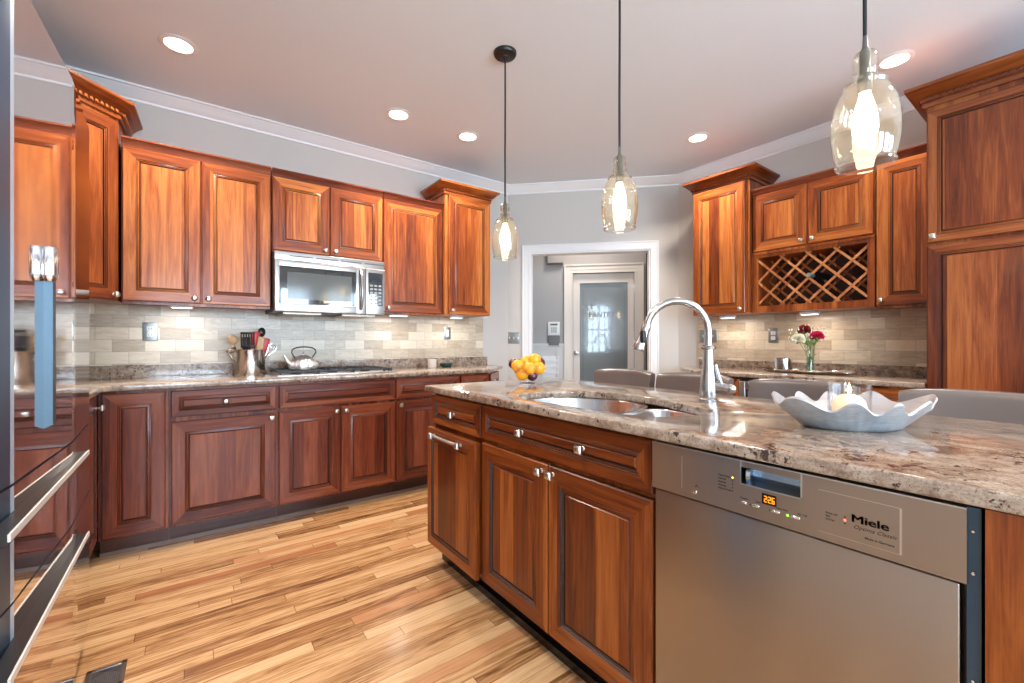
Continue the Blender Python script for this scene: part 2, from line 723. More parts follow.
def casing(name, x0, x1, zt, w, mat, parent=None, loc=None, rotz=0, y=0.0, deep=.02):
    m = MB()
    k = w / .078
    # nested profile steps: outer band, raised inner bead
    for (i0, i1, d) in ((0, .012, deep * .8), (.012, .03, deep * .55), (.03, .066, deep * .75), (.066, .078, deep * 1.15)):
        a, c = i0 * k, i1 * k
        m.box((x0 - c, y - d, 0), (x0 - a, y, zt + c))
        m.box((x1 + a, y - d, 0), (x1 + c, y, zt + c))
        m.box((x0 - a, y - d, zt + a), (x1 + a, y, zt + c))
    return m.build(name, mat, parent, loc, rotz)


struct(casing('trim_2', O0, O1, OT, .078, TRIMP, None, (CH.x, CH.y, 0), CROT))
m = MB()
m.box((O0 - .001, 0, 0), (O0 + .015, .12, OT)).box((O1 - .015, 0, 0), (O1 + .001, .12, OT)).box((O0 + .015, 0, OT - .015), (O1 - .015, .12, OT + .001))
struct(m.build('trim_3', TRIMP, None, (CH.x, CH.y, 0), CROT))

# hall beyond
HY = 1.0


def hl(x, y):
    p = CH + CD * x + CN * y
    return (p.x, p.y)


def hk(px):      # pixel column -> distance along the far hall wall
    u = (px - 512) / 433.3
    c_, s_ = math.sin(math.radians(36.62)), math.cos(math.radians(36.62))
    r = Vector((c_ + s_ * u, s_ - c_ * u))
    Q = CH + CN * HY
    det = r.x * (-CD.y) + r.y * CD.x
    t = (Q.x * (-CD.y) + Q.y * CD.x) / det
    return (r * t - Q).dot(CD)


K0, K1 = hk(564.3), hk(643.4)        # outer edges of the pantry casing
cw = .105
D0, D1 = K0 + cw, K1 - cw
DT = 1.985
m = MB()
m.box((-1.0, HY, 0), (D0, HY + .12, H)).box((D1, HY, 0), (K1 + .03, HY + .12, H)).box((D0, HY, DT), (D1, HY + .12, H))
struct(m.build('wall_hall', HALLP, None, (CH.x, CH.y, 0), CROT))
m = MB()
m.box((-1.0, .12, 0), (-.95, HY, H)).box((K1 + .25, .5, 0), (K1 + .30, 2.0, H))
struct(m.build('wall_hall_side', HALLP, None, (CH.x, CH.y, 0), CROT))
m = MB()
m.box((K1 + .03, HY + .9, 0), (K1 + .25, HY + 1.0, H)).box((K1 + .03, HY + .12, 0), (K1 + .05, HY + .9, H))
struct(m.build('wall_hall_end', simple('hall_shade', (.10, .07, .06), .6), None, (CH.x, CH.y, 0), CROT))  # shade of the dark corridor put into the wall colour
m = MB()
m.box((K0 - .3, HY + 1.0, 0), (K1 + .02, HY + 1.05, H)).box((K0 - .35, HY + .12, 0), (K0 - .3, HY + 1.05, H))
struct(m.build('wall_pantry', simple('pantry_paint', (.30, .33, .34), .7), None, (CH.x, CH.y, 0), CROT))
struct(casing('trim_4', D0, D1, DT, cw, DOORP, None, (CH.x, CH.y, 0), CROT, HY, .03))
# wainscot
m = MB()
WT = 1.085
m.box((-.95, HY - .012, 0), (K0, HY, WT)).box((-.95, HY - .035, WT), (K0, HY, WT + .03))
m.box((-.95, HY - .02, WT - .05), (K0, HY - .012, WT)).box((-.95, HY - .02, 0), (K0, HY - .012, .14))
for x in (K0 - .10, K0 - .62):
    m.box((x, HY - .026, .14), (x + .07, HY - .012, WT - .05))
m.box((K0 - .45, HY - .022, .28), (K0 - .18, HY - .012, .95))
struct(m.build('trim_5', simple('wainscot_white', (.60, .585, .57), .4), None, (CH.x, CH.y, 0), CROT))
# baseboards
struct(MB().box((0, -.014, 0), (O0 - .078, 0, .12)).build('baseboard_opening_left', TRIMP, None, (CH.x, CH.y, 0), CROT))
struct(MB().box((O1 + .078, -.014, 0), (CLEN, 0, .12)).build('baseboard_opening_right', TRIMP, None, (CH.x, CH.y, 0), CROT))

# pantry door: frame, frosted glass, etched border and word, knob, hinges
pd = bpy.data.objects.new('door_1', None)
COL.objects.link(pd)
pd.location = (CH.x, CH.y, 0)
pd.rotation_euler = (0, 0, CROT)
pd['kind'] = 'structure'
y = HY + .03
m = MB()
G0, G1, GB, GT = D0 + .085, D1 - .075, .25, DT - .12
m.box((D0 + .004, y, 0.005), (G0, y + .035, DT - .005)).box((G1, y, 0.005), (D1 - .004, y + .035, DT - .005))
m.box((G0, y, GT), (G1, y + .035, DT - .005)).box((G0, y, .005), (G1, y + .035, GB))
for (a, c, d_, e) in ((G0 - .012, G0, GB, GT), (G1, G1 + .012, GB, GT)):
    m.box((a, y - .006, d_), (c, y, e))
m.box((G0 - .012, y - .006, GT), (G1 + .012, y, GT + .012))
m.build('door_frame', DOORP, pd)


def frosted():
    m, nt, b = new_mat('frosted_pane')
    b.inputs['Base Color'].default_value = (.27, .30, .31, 1)
    b.inputs['Roughness'].default_value = .12
    b.inputs['Transmission Weight'].default_value = .35
    b.inputs['Coat Weight'].default_value = .8
    b.inputs['Coat Roughness'].default_value = .02
    return m


MB().box((G0, y + .014, GB), (G1, y + .02, GT)).build('frosted_pane', frosted(), pd)
m = MB()
yy = y + .0135
a, c = G0 + .035, G1 - .035
m.box((a, yy - .001, GB + .1), (a + .007, yy, GT - .09)).box((c - .007, yy - .001, GB + .1), (c, yy, GT - .09))
m.box((a + .02, yy - .001, GT - .05), (c - .02, yy, GT - .043))
m.text('PANTRY', (a + c) / 2 - .02, yy, 1.445, .085, align='CENTER', bold=.002)
m.build('etched_lettering', simple('etched_dark', (.10, .11, .11), .3), pd)
m = MB()
Tk = Matrix.Translation((D0 + .045, y, 1.0)) @ Matrix.Rotation(PI / 2, 4, 'X')
m.lathe([(.028, 0), (.028, .006), (.010, .010), (.009, .03), (.024, .038), (.030, .052), (.022, .064), (.0, .067)], 20, T=Tk)
m.build('door_knob', NICKEL, pd)
for z in (.35, 1.1, 1.78):
    MB().box((D1 - .008, y - .008, z - .045), (D1 + .004, y + .0, z + .045)).build('hinge', NICKEL, pd)

# ------------------------------------------------------------------ cabinets
def door(m, x0, x1, z0, z1, y=0.0, t=.021, fw=.060, horiz=False):
    """framed raised-panel front, facing -y. slots 0 upright grain, 1 level grain, 2 glaze"""
    f = y - t
    R = [(0, y, None), (0, f + .004, 0), (.004, f, 0), (fw, f, 0), (fw + .002, f + .003, 2), (fw + .0068, f + .0005, 0),
         (fw + .0088, f + .004, 2), (fw + .0145, f + .002, 0), (fw + .017, f + .0075, 2), (fw + .0185, f + .0075, 2), (fw + .0235, f + .0025, 0)]
    prev = None
    for ins, yy, mt in R:
        cur = [m.vert(p) for p in ((x0 + ins, yy, z0 + ins), (x1 - ins, yy, z0 + ins), (x1 - ins, yy, z1 - ins), (x0 + ins, yy, z1 - ins))]
        if prev:
            for k in range(4):
                mat = mt
                if mt == 0:
                    mat = 1 if k in (0, 2) else 0
                m.face((prev[k], prev[(k + 1) % 4], cur[(k + 1) % 4], cur[k]), mat)
        prev = cur
    m.face(prev, 1 if horiz else 0)
    m.face([m.vert(p) for p in ((x0, y, z0), (x0, y, z1), (x1, y, z1), (x1, y, z0))], 0)
    return m


def knob(parent, x, z, y=-.021, n=4, name='knob', s=1.0):
    m = MB()
    T = Matrix.Translation((x, y, z)) @ Matrix.Rotation(PI / 2, 4, 'X') @ Matrix.Rotation(PI / 4 if n == 4 else PI / 8, 4, 'Z')
    m.lathe([(.0085 * s, -.0005), (.0085 * s, .002), (.0055 * s, .005), (.0055 * s, .014)], 12, T=T)
    q = 1.25 if n == 4 else 1.0
    pr = [(.009 * s * q, .013), (.0155 * s * q, .018), (.0165 * s * q, .022), (.0165 * s * q, .025), (.011 * s * q, .032), (.0075 * s * q, .033)]
    ids = len(m.f)
    m.lathe(pr, n, T=T)
    for k in range(ids, len(m.f)):
        m.sm[k] = False if n == 4 else True
    return m.build(name, NICKEL, parent)


def front(root, kind, x0, x1, z0, z1, knobs=(), mats=(W_V, W_H, GLAZE), y=0.0, fw=None, kn=4, tilt=0.0):
    m = MB()
    hz = kind == 'drawer_front'
    fw = fw or (.034 if hz else .060)
    door(m, x0, x1, z0, z1, y, fw=fw, horiz=hz)
    o = m.build(kind, list(mats), root)
    for kx, kz in knobs:
        knob(o, kx, kz, y - .021, kn)
    if tilt:
        # hinge line at the bottom edge: keep that line where it is
        Rm = Matrix.Translation((0, y, z0)) @ Matrix.Rotation(tilt, 4, 'X') @ Matrix.Translation((0, -y, -z0))
        o.matrix_local = Rm
    return o


UB, UT, CT = 1.37, 2.247, 2.30       # wall cabinets: bottom, door top, crown strip top
STRIP = [(0, UT - .002), (.010, UT - .002), (.014, UT + .010), (.030, UT + .040), (.034, UT + .044), (.034, CT), (0, CT)]


def wall_cab(label, loc, rot, w, d, z0, doors, strip=True, name='wall_cabinet'):
    r = thing(name, label, 'cabinet', loc, rot, None)
    m = MB().box((0, 0, z0), (w, d, CT - .003))
    m.box((.004, -.0015, z0 - .018), (w - .004, .02, z0))       # light rail
    m.build('cabinet_body', [W_V], r)
    for q in doors:
        front(r, 'door', *q[:4], knobs=q[4], kn=8)
    if strip:
        MB().sweep([(0, 0), (w, 0)], STRIP).build('crown_moulding', D_H, r)
    return r


CROWN = [(0, 0), (.012, 0), (.012, .022), (.020, .026), (.020, .040), (.030, .044), (.052, .068), (.066, .076), (.070, .080), (.070, .095), (0, .095)]


def tall_crown(root, path, z, k=1.0, mt=None):
    mt = mt or W_H
    P = [(o_ * k, z + zz * k) for o_, zz in CROWN]
    MB().sweep(path, P).build('crown_moulding', mt, root)
    # dentil course: along each leg of the path
    m = MB()
    for (a, b_) in zip(path, path[1:]):
        A, B = Vector(a), Vector(b_)
        dd = (B - A).normalized()
        nn = Vector((dd.y, -dd.x))
        L = (B - A).length
        p = .024 * k
        cnt = int(L / p)
        T = Matrix(((dd.x, -nn.x, 0, A.x), (dd.y, -nn.y, 0, A.y), (0, 0, 1, 0), (0, 0, 0, 1)))
        for i in range(cnt):
            x = (i + .25) * p
            m.box((x, -.0285 * k, z + .026 * k), (x + p * .55, -.018 * k, z + .040 * k), 0, T)
    m.build('dentil_trim', mt, root)
    MB().sweep(path, [(0, z + .021 * k), (.0128 * k, z + .021 * k), (.0128 * k, z + .0245 * k), (0, z + .0245 * k)]).build('glaze_line', GLAZE, root)


YU = 3.285 + .021       # carcass face; door faces stand 21 mm proud
DEP = 3.633 - YU
# back wall, left to right
X0 = -.313
wall_cab('cherry two door wall cabinet left of the steel microwave, above the utensil crock', (X0, YU, 0), 0, .748, DEP, UB,
         [(.004, .366, UB, UT, [(.335, UB + .03)]), (.371, .744, UB, UT, [(.405, UB + .03)])])
wall_cab('short two door cherry wall cabinet directly over the steel microwave', (.441, YU, 0), 0, .757, DEP, 1.752,
         [(.004, .366, 1.755, UT, [(.335, 1.785)]), (.371, .753, 1.755, UT, [(.405, 1.785)])])
wall_cab('single door cherry wall cabinet right of the microwave, with the ordinary low cornice', (1.202, YU, 0), 0, .513, DEP, UB,
         [(.004, .509, UB, UT, [(.035, UB + .03)])])
r = thing('wall_cabinet', 'taller crowned cherry wall cabinet at the right end of the microwave wall', 'cabinet', (1.719, YU - .045, 0), 0)
w = .45
MB().box((0, 0, UB - .003), (w, DEP + .045, 2.395)).build('cabinet_body', W_V, r)
front(r, 'door', .028, w - .004, UB, 2.378, [(.06, UB + .03)], kn=8)
tall_crown(r, [(0, .33), (0, 0), (w, 0), (w, .33)], 2.382, .98)
# diagonal corner cabinet
dg = math.sqrt(2)
r = thing('corner_cabinet', 'tall crowned diagonal cherry cabinet in the corner beside the refrigerator', 'cabinet', (-.675, 2.945, 0), PI / 4)
w = .362 * dg - .002
bx = MB()
# pentagon body in the local frame (x along the diagonal, y into the corner)
loc2 = lambda X, Y: ((X + .675) / dg + (Y - 2.945) / dg, -(X + .675) / dg + (Y - 2.945) / dg)
bx.prism([(0, 0.021), (w, .021), loc2(-.317, 3.63), loc2(-.995, 3.63), loc2(-.995, 2.949)], UB - .003, 2.42)
bx.build('cabinet_body', W_V, r)
front(r, 'door', .012, w - .012, UB, 2.378, [(w - .04, UB + .03)], y=.021, kn=8)
tall_crown(r, [loc2(-.99, 2.949), (0, .021), (w, .021), loc2(-.317, 3.62)], 2.400, 1.08)
# left run wall cabinet (mostly behind the fridge)
wall_cab('two door cherry wall cabinet on the left wall, half behind the refrigerator', (-.675, 2.262, 0), PI / 2, .66, .32, UB,
         [(.004, .327, UB, UT, [(.30, UB + .03)]), (.332, .654, UB, UT, [(.36, UB + .03)])])

# right wall (faces -X): local x runs towards -Y
XR = 3.47 + .021
DR = 3.818 - XR
r = thing('wall_cabinet', 'taller crowned cherry wall cabinet at the left end of the wine rack wall', 'cabinet', (3.42 + .021, 2.035, 0), -PI / 2)
w = .458
MB().box((0, 0, 1.357), (w, DR + .05, 2.395)).build('cabinet_body', W_V, r)
front(r, 'door', .004, w - .028, 1.36, 2.378, [(w - .06, 1.39)], kn=8)
tall_crown(r, [(0, .36), (0, 0), (w, 0), (w, .36)], 2.382, .98)
# centre unit with lattice
r = thing('wine_cabinet', 'cherry wall cabinet with two short doors above a criss-cross wine rack', 'cabinet', (XR, 1.574, 0), -PI / 2)
w = 1.574 - .830
ox0, ox1, oz0, oz1 = .044, w - .036, 1.405, 1.77
m = MB()
m.box((0, 0, 1.80), (w, DR, CT - .003))
m.box((0, 0, 1.357), (ox0, DR, 1.80)).box((ox1, 0, 1.357), (w, DR, 1.80))
m.box((ox0, 0, 1.357), (ox1, DR, oz0)).box((ox0, 0, oz1), (ox1, DR, 1.80))
m.box((0, -.022, 1.357), (ox0, 0, 1.80)).box((ox1, -.022, 1.357), (w, 0, 1.80))
m.box((ox0, -.022, 1.357), (ox1, 0, oz0)).box((ox0, -.022, oz1), (ox1, 0, 1.80))
m.box((0, -.030, 1.795), (w, 0, 1.812))
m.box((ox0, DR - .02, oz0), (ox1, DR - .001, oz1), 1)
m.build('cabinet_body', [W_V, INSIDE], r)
front(r, 'door', .004, .366, 1.822, UT, [(.335, 1.852)], kn=8)
front(r, 'door', .371, w - .004, 1.822, UT, [(.405, 1.852)], kn=8)
MB().sweep([(0, 0), (w, 0)], STRIP).build('crown_moulding', D_H, r)


def lattice(y0, y1, name, mt, ph=0.0):
    m = MB()
    cx, cz = (ox0 + ox1) / 2, (oz0 + oz1) / 2
    hw, hh = (ox1 - ox0) / 2, (oz1 - oz0) / 2
    for sgn in (1, -1):
        ang = sgn * math.radians(45)
        d = Vector((math.cos(ang), math.sin(ang)))
        n = Vector((-d.y, d.x))
        for k in range(-6, 7):
            c = n * (k * .118 + ph)
            ts = []
            lo, hi = -9, 9
            for (cc, dd_, hhh) in ((c.x, d.x, hw), (c.y, d.y, hh)):
                a, b_ = (-hhh - cc) / dd_, (hhh - cc) / dd_
                lo, hi = max(lo, min(a, b_)), min(hi, max(a, b_))
            if hi - lo < .03:
                continue
            mid = c + d * (lo + hi) / 2
            T = Matrix.Translation((cx + mid.x, 0, cz + mid.y)) @ Matrix.Rotation(-ang, 4, 'Y')
            off = .006 if sgn > 0 else 0
            m.box((-(hi - lo) / 2, y0 + off, -.0075), ((hi - lo) / 2, y1 + off, .0075), 0, T)
    return m.build(name, mt, r)


lattice(-.018, -.010, 'rack_lattice', LAT)
lattice(.16, .168, 'rear_lattice', W_V, .02)
# bottle in the rack
m = MB()
T = Matrix.Translation((3.49, 1.185, 1.60)) @ Matrix.Rotation(PI / 2, 4, 'Y')
m.lathe([(0, -.045), (.014, -.045), (.015, -.02), (.014, .03)], 16, T=T, mat=1)
m.lathe([(.0135, .03), (.014, .05), (.034, .10), (.037, .12), (.037, .27), (.0, .275)], 20, T=T)
bt = m.build('wine_bottle', [simple('bottle_glass', (.006, .010, .012), .08), simple('teal_foil', (.25, .42, .42), .3, .7)])
tag(bt, 'dark wine bottle with pale teal foil lying in the lattice rack', 'bottle')
r_right = wall_cab('single door cherry wall cabinet between the wine rack and the tall pantry cabinet', (XR, .826, 0), -PI / 2, .826 - .552, DR, 1.36,
                   [(.004, .270, 1.362, UT, [(.03, 1.395)])])
# tall pantry cabinet
PDD = dict(dark=(.060, .011, .004), mid=(.165, .036, .009), light=(.32, .098, .026))
P_V = wood('pantry_cherry_upright', **PDD)
P_H = wood('pantry_cherry_level', True, **PDD)
r = thing('tall_cabinet', 'floor to ceiling crowned cherry pantry cabinet at the far right', 'cabinet', (3.20 + .021, .547, 0), -PI / 2)
w = .66
m = MB().box((0, 0, .10), (w, .598, 2.42))
m.box((.01, .06, 0), (w - .01, .598, .10))
m.build('cabinet_body', P_V, r)
PK = [P_V, P_H, GLAZE]
front(r, 'door', .006, w - .006, 1.668, 2.372, [(.028, 1.698)], PK, fw=.038)
front(r, 'door', .006, w - .006, .12, 1.650, [(.028, .86)], PK, fw=.038)
tall_crown(r, [(0, .58), (0, 0), (w, 0), (w, .58)], 2.405, 1.12, P_H)

# base cabinets, back wall
YB = 3.04 + .021
BD = 3.633 - YB
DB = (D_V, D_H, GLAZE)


def base_cab(label, loc, rot, w, d, fronts, name='base_cabinet', toe=TOEW, top=.878, toein=.06, mats=DB):
    r = thing(name, label, 'cabinet', loc, rot)
    m = MB().box((0, 0, .105), (w, d, top)).box((0, toein, 0), (w, d, .105), 1)
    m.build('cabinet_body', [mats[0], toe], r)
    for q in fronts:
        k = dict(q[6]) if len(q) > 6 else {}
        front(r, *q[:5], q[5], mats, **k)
    MB().box((0, toein - .012, 0), (w, toein, .022)).build('shoe_moulding', simple('shoe_brown', (.16, .11, .09), .25), r)
    return r


base_cab('narrow full height cherry base cabinet in the left corner under the granite', (-.38, YB, 0), 0, .285, BD,
         [('door', .016, .272, .117, .862, ())])
base_cab('cherry base cabinet with drawer over a tilted-out wide door, below the utensil crock', (-.094, YB, 0), 0, .536, BD,
         [('drawer_front', .010, .526, .716, .862, ((.262, .789),)), ('door', .012, .520, .119, .693, ((.498, .668),), dict(tilt=.022))])
base_cab('cherry base cabinet under the gas cooktop, wide drawer over two doors', (.443, YB, 0), 0, .762, BD,
         [('drawer_front', .004, .757, .716, .862, ()), ('door', .004, .374, .117, .699, ((.345, .672),)), ('door', .380, .757, .117, .699, ((.407, .672),))])
base_cab('cherry base cabinet right of the cooktop, partly hidden by the island', (1.206, YB, 0), 0, .537, BD,
         [('drawer_front', .004, .532, .716, .862, ()), ('door', .004, .532, .117, .699, ((.032, .672),))])
r = thing('base_cabinet', 'last cherry base cabinet of the back run with a slanted right end', 'cabinet', (1.744, YB, 0))
m = MB().prism([(0, 0), (.28, 0), (.58, .30), (.58, BD), (0, BD)], .105, .878).prism([(0, .06), (.26, .06), (.52, .32), (.52, BD), (0, BD)], 0, .105, 1)
m.build('cabinet_body', [D_V, TOEW], r)
front(r, 'drawer_front', .006, .272, .716, .862, (), DB)
front(r, 'door', .006, .272, .117, .699, (), DB, fw=.045)
m = MB()
Ta = Matrix.Translation((.28, 0, 0)) @ Matrix.Rotation(PI / 4, 4, 'Z')
door(m, .012, .41, .117, .862)
m.v = [tuple(Ta @ Vector(p)) for p in m.v]
od = m.build('end_door', list(DB), r)
kk = knob(od, 0, 0, 0)
kk.matrix_local = Ta @ Matrix.Translation((.06, -.021, .80))
# left run base
base_cab('cherry base cabinet on the left wall between refrigerator and corner, single knob', (-.40, 2.262, 0), PI / 2, .775, .598,
         [('door', .004, .764, .117, .862, ((.735, .80),))])

# counter tops
def slab(pts, z0, z1, name, label, cat='countertop', holes=(), bev=.006, fillet=0.0):
    cu = bpy.data.curves.new(name, 'CURVE')
    cu.dimensions = '2D'
    cu.fill_mode = 'BOTH'
    cu.extrude = (z1 - z0) / 2 - bev
    cu.bevel_depth = bev
    cu.bevel_resolution = 2
    cu.offset = -bev
    for poly in [pts] + list(holes):
        sp = cu.splines.new('POLY')
        sp.points.add(len(poly) - 1)
        for p, q in zip(sp.points, poly):
            p.co = (q[0], q[1], 0, 1)
        sp.use_cyclic_u = True
    t = bpy.data.objects.new('t', cu)
    COL.objects.link(t)
    me = bpy.data.meshes.new_from_object(t.evaluated_get(bpy.context.evaluated_depsgraph_get()))
    bpy.data.objects.remove(t)
    bm = bmesh.new()
    bm.from_mesh(me)
    bmesh.ops.remove_doubles(bm, verts=bm.verts, dist=1e-5)
    for v in bm.verts:
        v.co.z += (z0 + z1) / 2
    bmesh.ops.recalc_face_normals(bm, faces=bm.faces)
    bm.to_mesh(me)
    bm.free()
    me.materials.clear()
    me.materials.append(GRAN)
    me.set_sharp_from_angle(angle=math.radians(35))
    o = bpy.data.objects.new(name, me)
    COL.objects.link(o)
    tag(o, label, cat)
    return o


def roundpoly(pts, rad, seg=6):
    out = []
    n = len(pts)
    for i, p in enumerate(pts):
        r_ = rad[i] if isinstance(rad, (list, tuple)) else rad
        P, A, B = Vector(p), Vector(pts[i - 1]), Vector(pts[(i + 1) % n])
        if r_ <= 0:
            out.append(p)
            continue
        a, b_ = (A - P).normalized(), (B - P).normalized()
        ang = a.angle(b_)
        t = r_ / math.tan(ang / 2)
        s_, e = P + a * t, P + b_ * t
        for k in range(seg + 1):
            u = k / seg
            out.append(tuple((s_ * (1 - u) ** 2 + P * 2 * u * (1 - u) + e * u * u)))
    return out


CZ0, CZ1 = .880, .910
ct = slab(roundpoly([(-.992, 2.262), (-.352, 2.262), (-.352, 2.98), (-.325, 3.0), (2.03, 3.0), (2.38, 3.35), (2.38, 3.613), (-.992, 3.613)], [0, 0, .02, .02, .03, .02, 0, 0]),
          CZ0, CZ1, 'granite_countertop', 'L-shaped speckled granite worktop along the microwave wall')
ct2 = slab(roundpoly([(3.185, .551), (3.80, .551), (3.80, 2.20), (3.50, 2.20), (3.185, 1.885)], [0, 0, 0, .02, .03]),
           CZ0, CZ1, 'granite_countertop', 'granite worktop under the wine rack against the right wall')
# granite upstands and tile
o = MB().box((-.99, 3.6145, CZ1), (2.38, 3.634, .988)).box((-.99, 2.27, CZ1), (-.97, 3.61, .988)).build('granite_upstand', GRAN)
tag(o, 'low granite upstand behind the cooktop worktop, below the tiles', 'backsplash')
o = MB().box((3.80, .552, CZ1), (3.819, 2.20, .974)).build('granite_upstand', GRAN)
tag(o, 'low granite upstand behind the vase of flowers', 'backsplash')
o = MB().box((-.98, 3.624, .988), (2.335, 3.634, 1.367)).box((.436, 3.624, 1.367), (1.20, 3.634, 1.75)).build('tile_backsplash', TILE_B)
tag(o, 'grey beige travertine tile backsplash behind kettle and crock', 'backsplash')
o = MB().box((3.809, .552, .974), (3.819, 2.215, 1.356)).build('tile_backsplash', TILE_R)
tag(o, 'warm beige travertine tile backsplash under the wine rack', 'backsplash')

# right run base: cabinet, beverage cooler, cabinet
RX = 3.215 + .0
r = thing('base_cabinet', 'cherry base cabinet left of the under-counter cooler, angled left end', 'cabinet', (RX + .021, 1.872, 0), -PI / 2)
m = MB().prism([(0, 0), (.325, 0), (.325, .56), (-.29, .56), (-.29, .28)], .105, .878).prism([(.02, .06), (.325, .06), (.325, .56), (-.24, .56), (-.24, .31)], 0, .105, 1)
m.build('cabinet_body', [W_V, TOEW], r)
front(r, 'drawer_front', .006, .32, .716, .862, ((.163, .789),))
front(r, 'door', .006, .32, .117, .699, ((.29, .672),))
r = thing('beverage_cooler', 'stainless under-counter cooler mostly hidden by the stools', 'appliance', (RX + .02, 1.542, 0), -PI / 2)
w = .60
MB().rbox((0, .0, .10), (w, .55, .872), .004).box((.02, .05, 0), (w - .02, .5, .10)).build('cooler_body', BLACK, r)
m = MB()
m.rbox((.004, -.045, .12), (.045, -.003, .85), .004).rbox((w - .045, -.045, .12), (w - .004, -.003, .85), .004)
m.rbox((.045, -.045, .80), (w - .045, -.003, .85), .004).rbox((.045, -.045, .12), (w - .045, -.003, .17), .004)
dd = m.build('cooler_door', STEEL, r)
MB().box((.045, -.035, .17), (w - .045, -.02, .80)).build('door_glass', GLASSBLK, dd)
m = MB()
m.tube([(w - .03, -.045, .55), (w - .03, -.08, .55), (w - .03, -.08, .78), (w - .03, -.045, .78)], .008)
m.build('handle', STEEL, dd)
base_cab('cherry base cabinet between the under-counter cooler and the tall pantry cabinet', (RX + .021, .938, 0), -PI / 2, .383, .56,
         [('drawer_front', .004, .379, .716, .862, ((.19, .789),)), ('door', .004, .379, .117, .699, ((.03, .672),))], mats=(W_V, W_H, GLAZE))

# ------------------------------------------------------------------ island
IX = .997 + .021            # carcass face
IW = (W_V, W_H, GLAZE)
ID = dict(dark=(.060, .010, .003), mid=(.165, .033, .005), light=(.32, .088, .016))
I_V = wood('island_cherry_upright', **ID)
I_H = wood('island_cherry_level', True, **ID)
IM = (I_V, I_H, GLAZE)


def isl(label, y0, w, fronts, holes=False):
    r = thing('island_cabinet', label, 'cabinet', (IX, y0, 0), -PI / 2)
    m = MB()
    if holes:
        m.box((0, 0, .105), (.018, .56, .878)).box((w - .018, 0, .105), (w, .56, .878)).box((.018, 0, .105), (w - .018, .56, .125))
        m.box((.018, 0, .125), (w - .018, .018, .878)).box((.018, .542, .125), (w - .018, .56, .878))
    else:
        m.box((0, 0, .105), (w, .56, .878))
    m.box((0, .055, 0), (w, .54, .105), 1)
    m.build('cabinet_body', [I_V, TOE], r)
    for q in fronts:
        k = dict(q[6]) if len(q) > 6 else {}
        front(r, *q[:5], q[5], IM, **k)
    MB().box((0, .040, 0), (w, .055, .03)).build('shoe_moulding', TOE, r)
    return r


ra = isl('end island cabinet nearest the doorway, small drawer over a proud door with beaded bar', 2.035, .470,
         [('drawer_front', .006, .464, .720, .866, ((.236, .793),))])
m = MB()
door(m, .004, .466, .117, .704, -.026, fw=.045)
pd_ = m.build('pull_out_door', list(IM), ra)
MB().box((.02, -.026, .13), (.45, -.0005, .69)).build('door_backing', I_V, ra)
for kx in (.085, .345):
    knob(pd_, kx, .672, -.047, 4)
m = MB()
for k in range(23):
    t = k / 22
    m.ball((.085 + .26 * t, -.062, .672), .0085, sub=1)
m.tube([(.085, -.062, .672), (.345, -.062, .672)], .003, 6)
m.build('beaded_bar', NICKEL, pd_)
isl('sink cabinet of the island, wide false drawer with two knobs over two doors', 1.563, .858,
    [('drawer_front', .004, .853, .722, .868, ((.286, .797), (.598, .797)), dict(fw=.038)),
     ('door', .004, .425, .117, .706, ((.398, .680),)), ('door', .431, .853, .117, .706, ((.457, .680),))], True)
# end panel right of the dishwasher, back panel
r = thing('island_carcass', 'plain cherry end and back boards of the island, right of the dishwasher', 'island', (0, 0, 0))
MB().box((.975, .045, 0), (1.578, .100, .878)).build('end_panel', I_V, r)
MB().box((1.580, .045, 0), (1.60, 2.035, .878)).build('back_panel', I_V, r)

# sink outline, island top
def blob(cx, cy, pts, n=40):
    return pts


SK = [(1.065, 1.30), (1.075, 1.40), (1.13, 1.462), (1.22, 1.485), (1.32, 1.478), (1.41, 1.43), (1.47, 1.34), (1.498, 1.22), (1.492, 1.09),
      (1.46, .97), (1.42, .87), (1.392, .79), (1.365, .742), (1.30, .728), (1.22, .735), (1.14, .77), (1.09, .85), (1.068, .97), (1.062, 1.13)]


def smooth_closed(P, sub=5):
    out = []
    n = len(P)
    for i in range(n):
        p0, p1, p2, p3 = [Vector(P[(i + k) % n]) for k in (-1, 0, 1, 2)]
        for s_ in range(sub):
            t = s_ / sub
            out.append(tuple(.5 * ((2 * p1) + (p2 - p0) * t + (2 * p0 - 5 * p1 + 4 * p2 - p3) * t * t + (3 * p1 - p0 - 3 * p2 + p3) * t ** 3)))
    return out


SKS = smooth_closed(SK)
isl_top = slab(roundpoly([(.967, .030), (.967, 2.061), (1.823, 2.061), (1.823, .030)], [.035, .012, .02, .035]),
               CZ0, CZ1 + .0, 'granite_countertop', 'large granite island top with the undermount sink', holes=[SKS])

# steel double bowl sink
r = thing('kitchen_sink', 'undermount stainless double bowl sink set in the island', 'sink', (0, 0, 0))


def inset(P, k):
    n = len(P)
    out = []
    for i in range(n):
        a, b_ = Vector(P[i - 1]), Vector(P[(i + 1) % n])
        d = (b_ - a).normalized()
        out.append(tuple(Vector(P[i]) + Vector((d.y, -d.x)) * k))
    return out


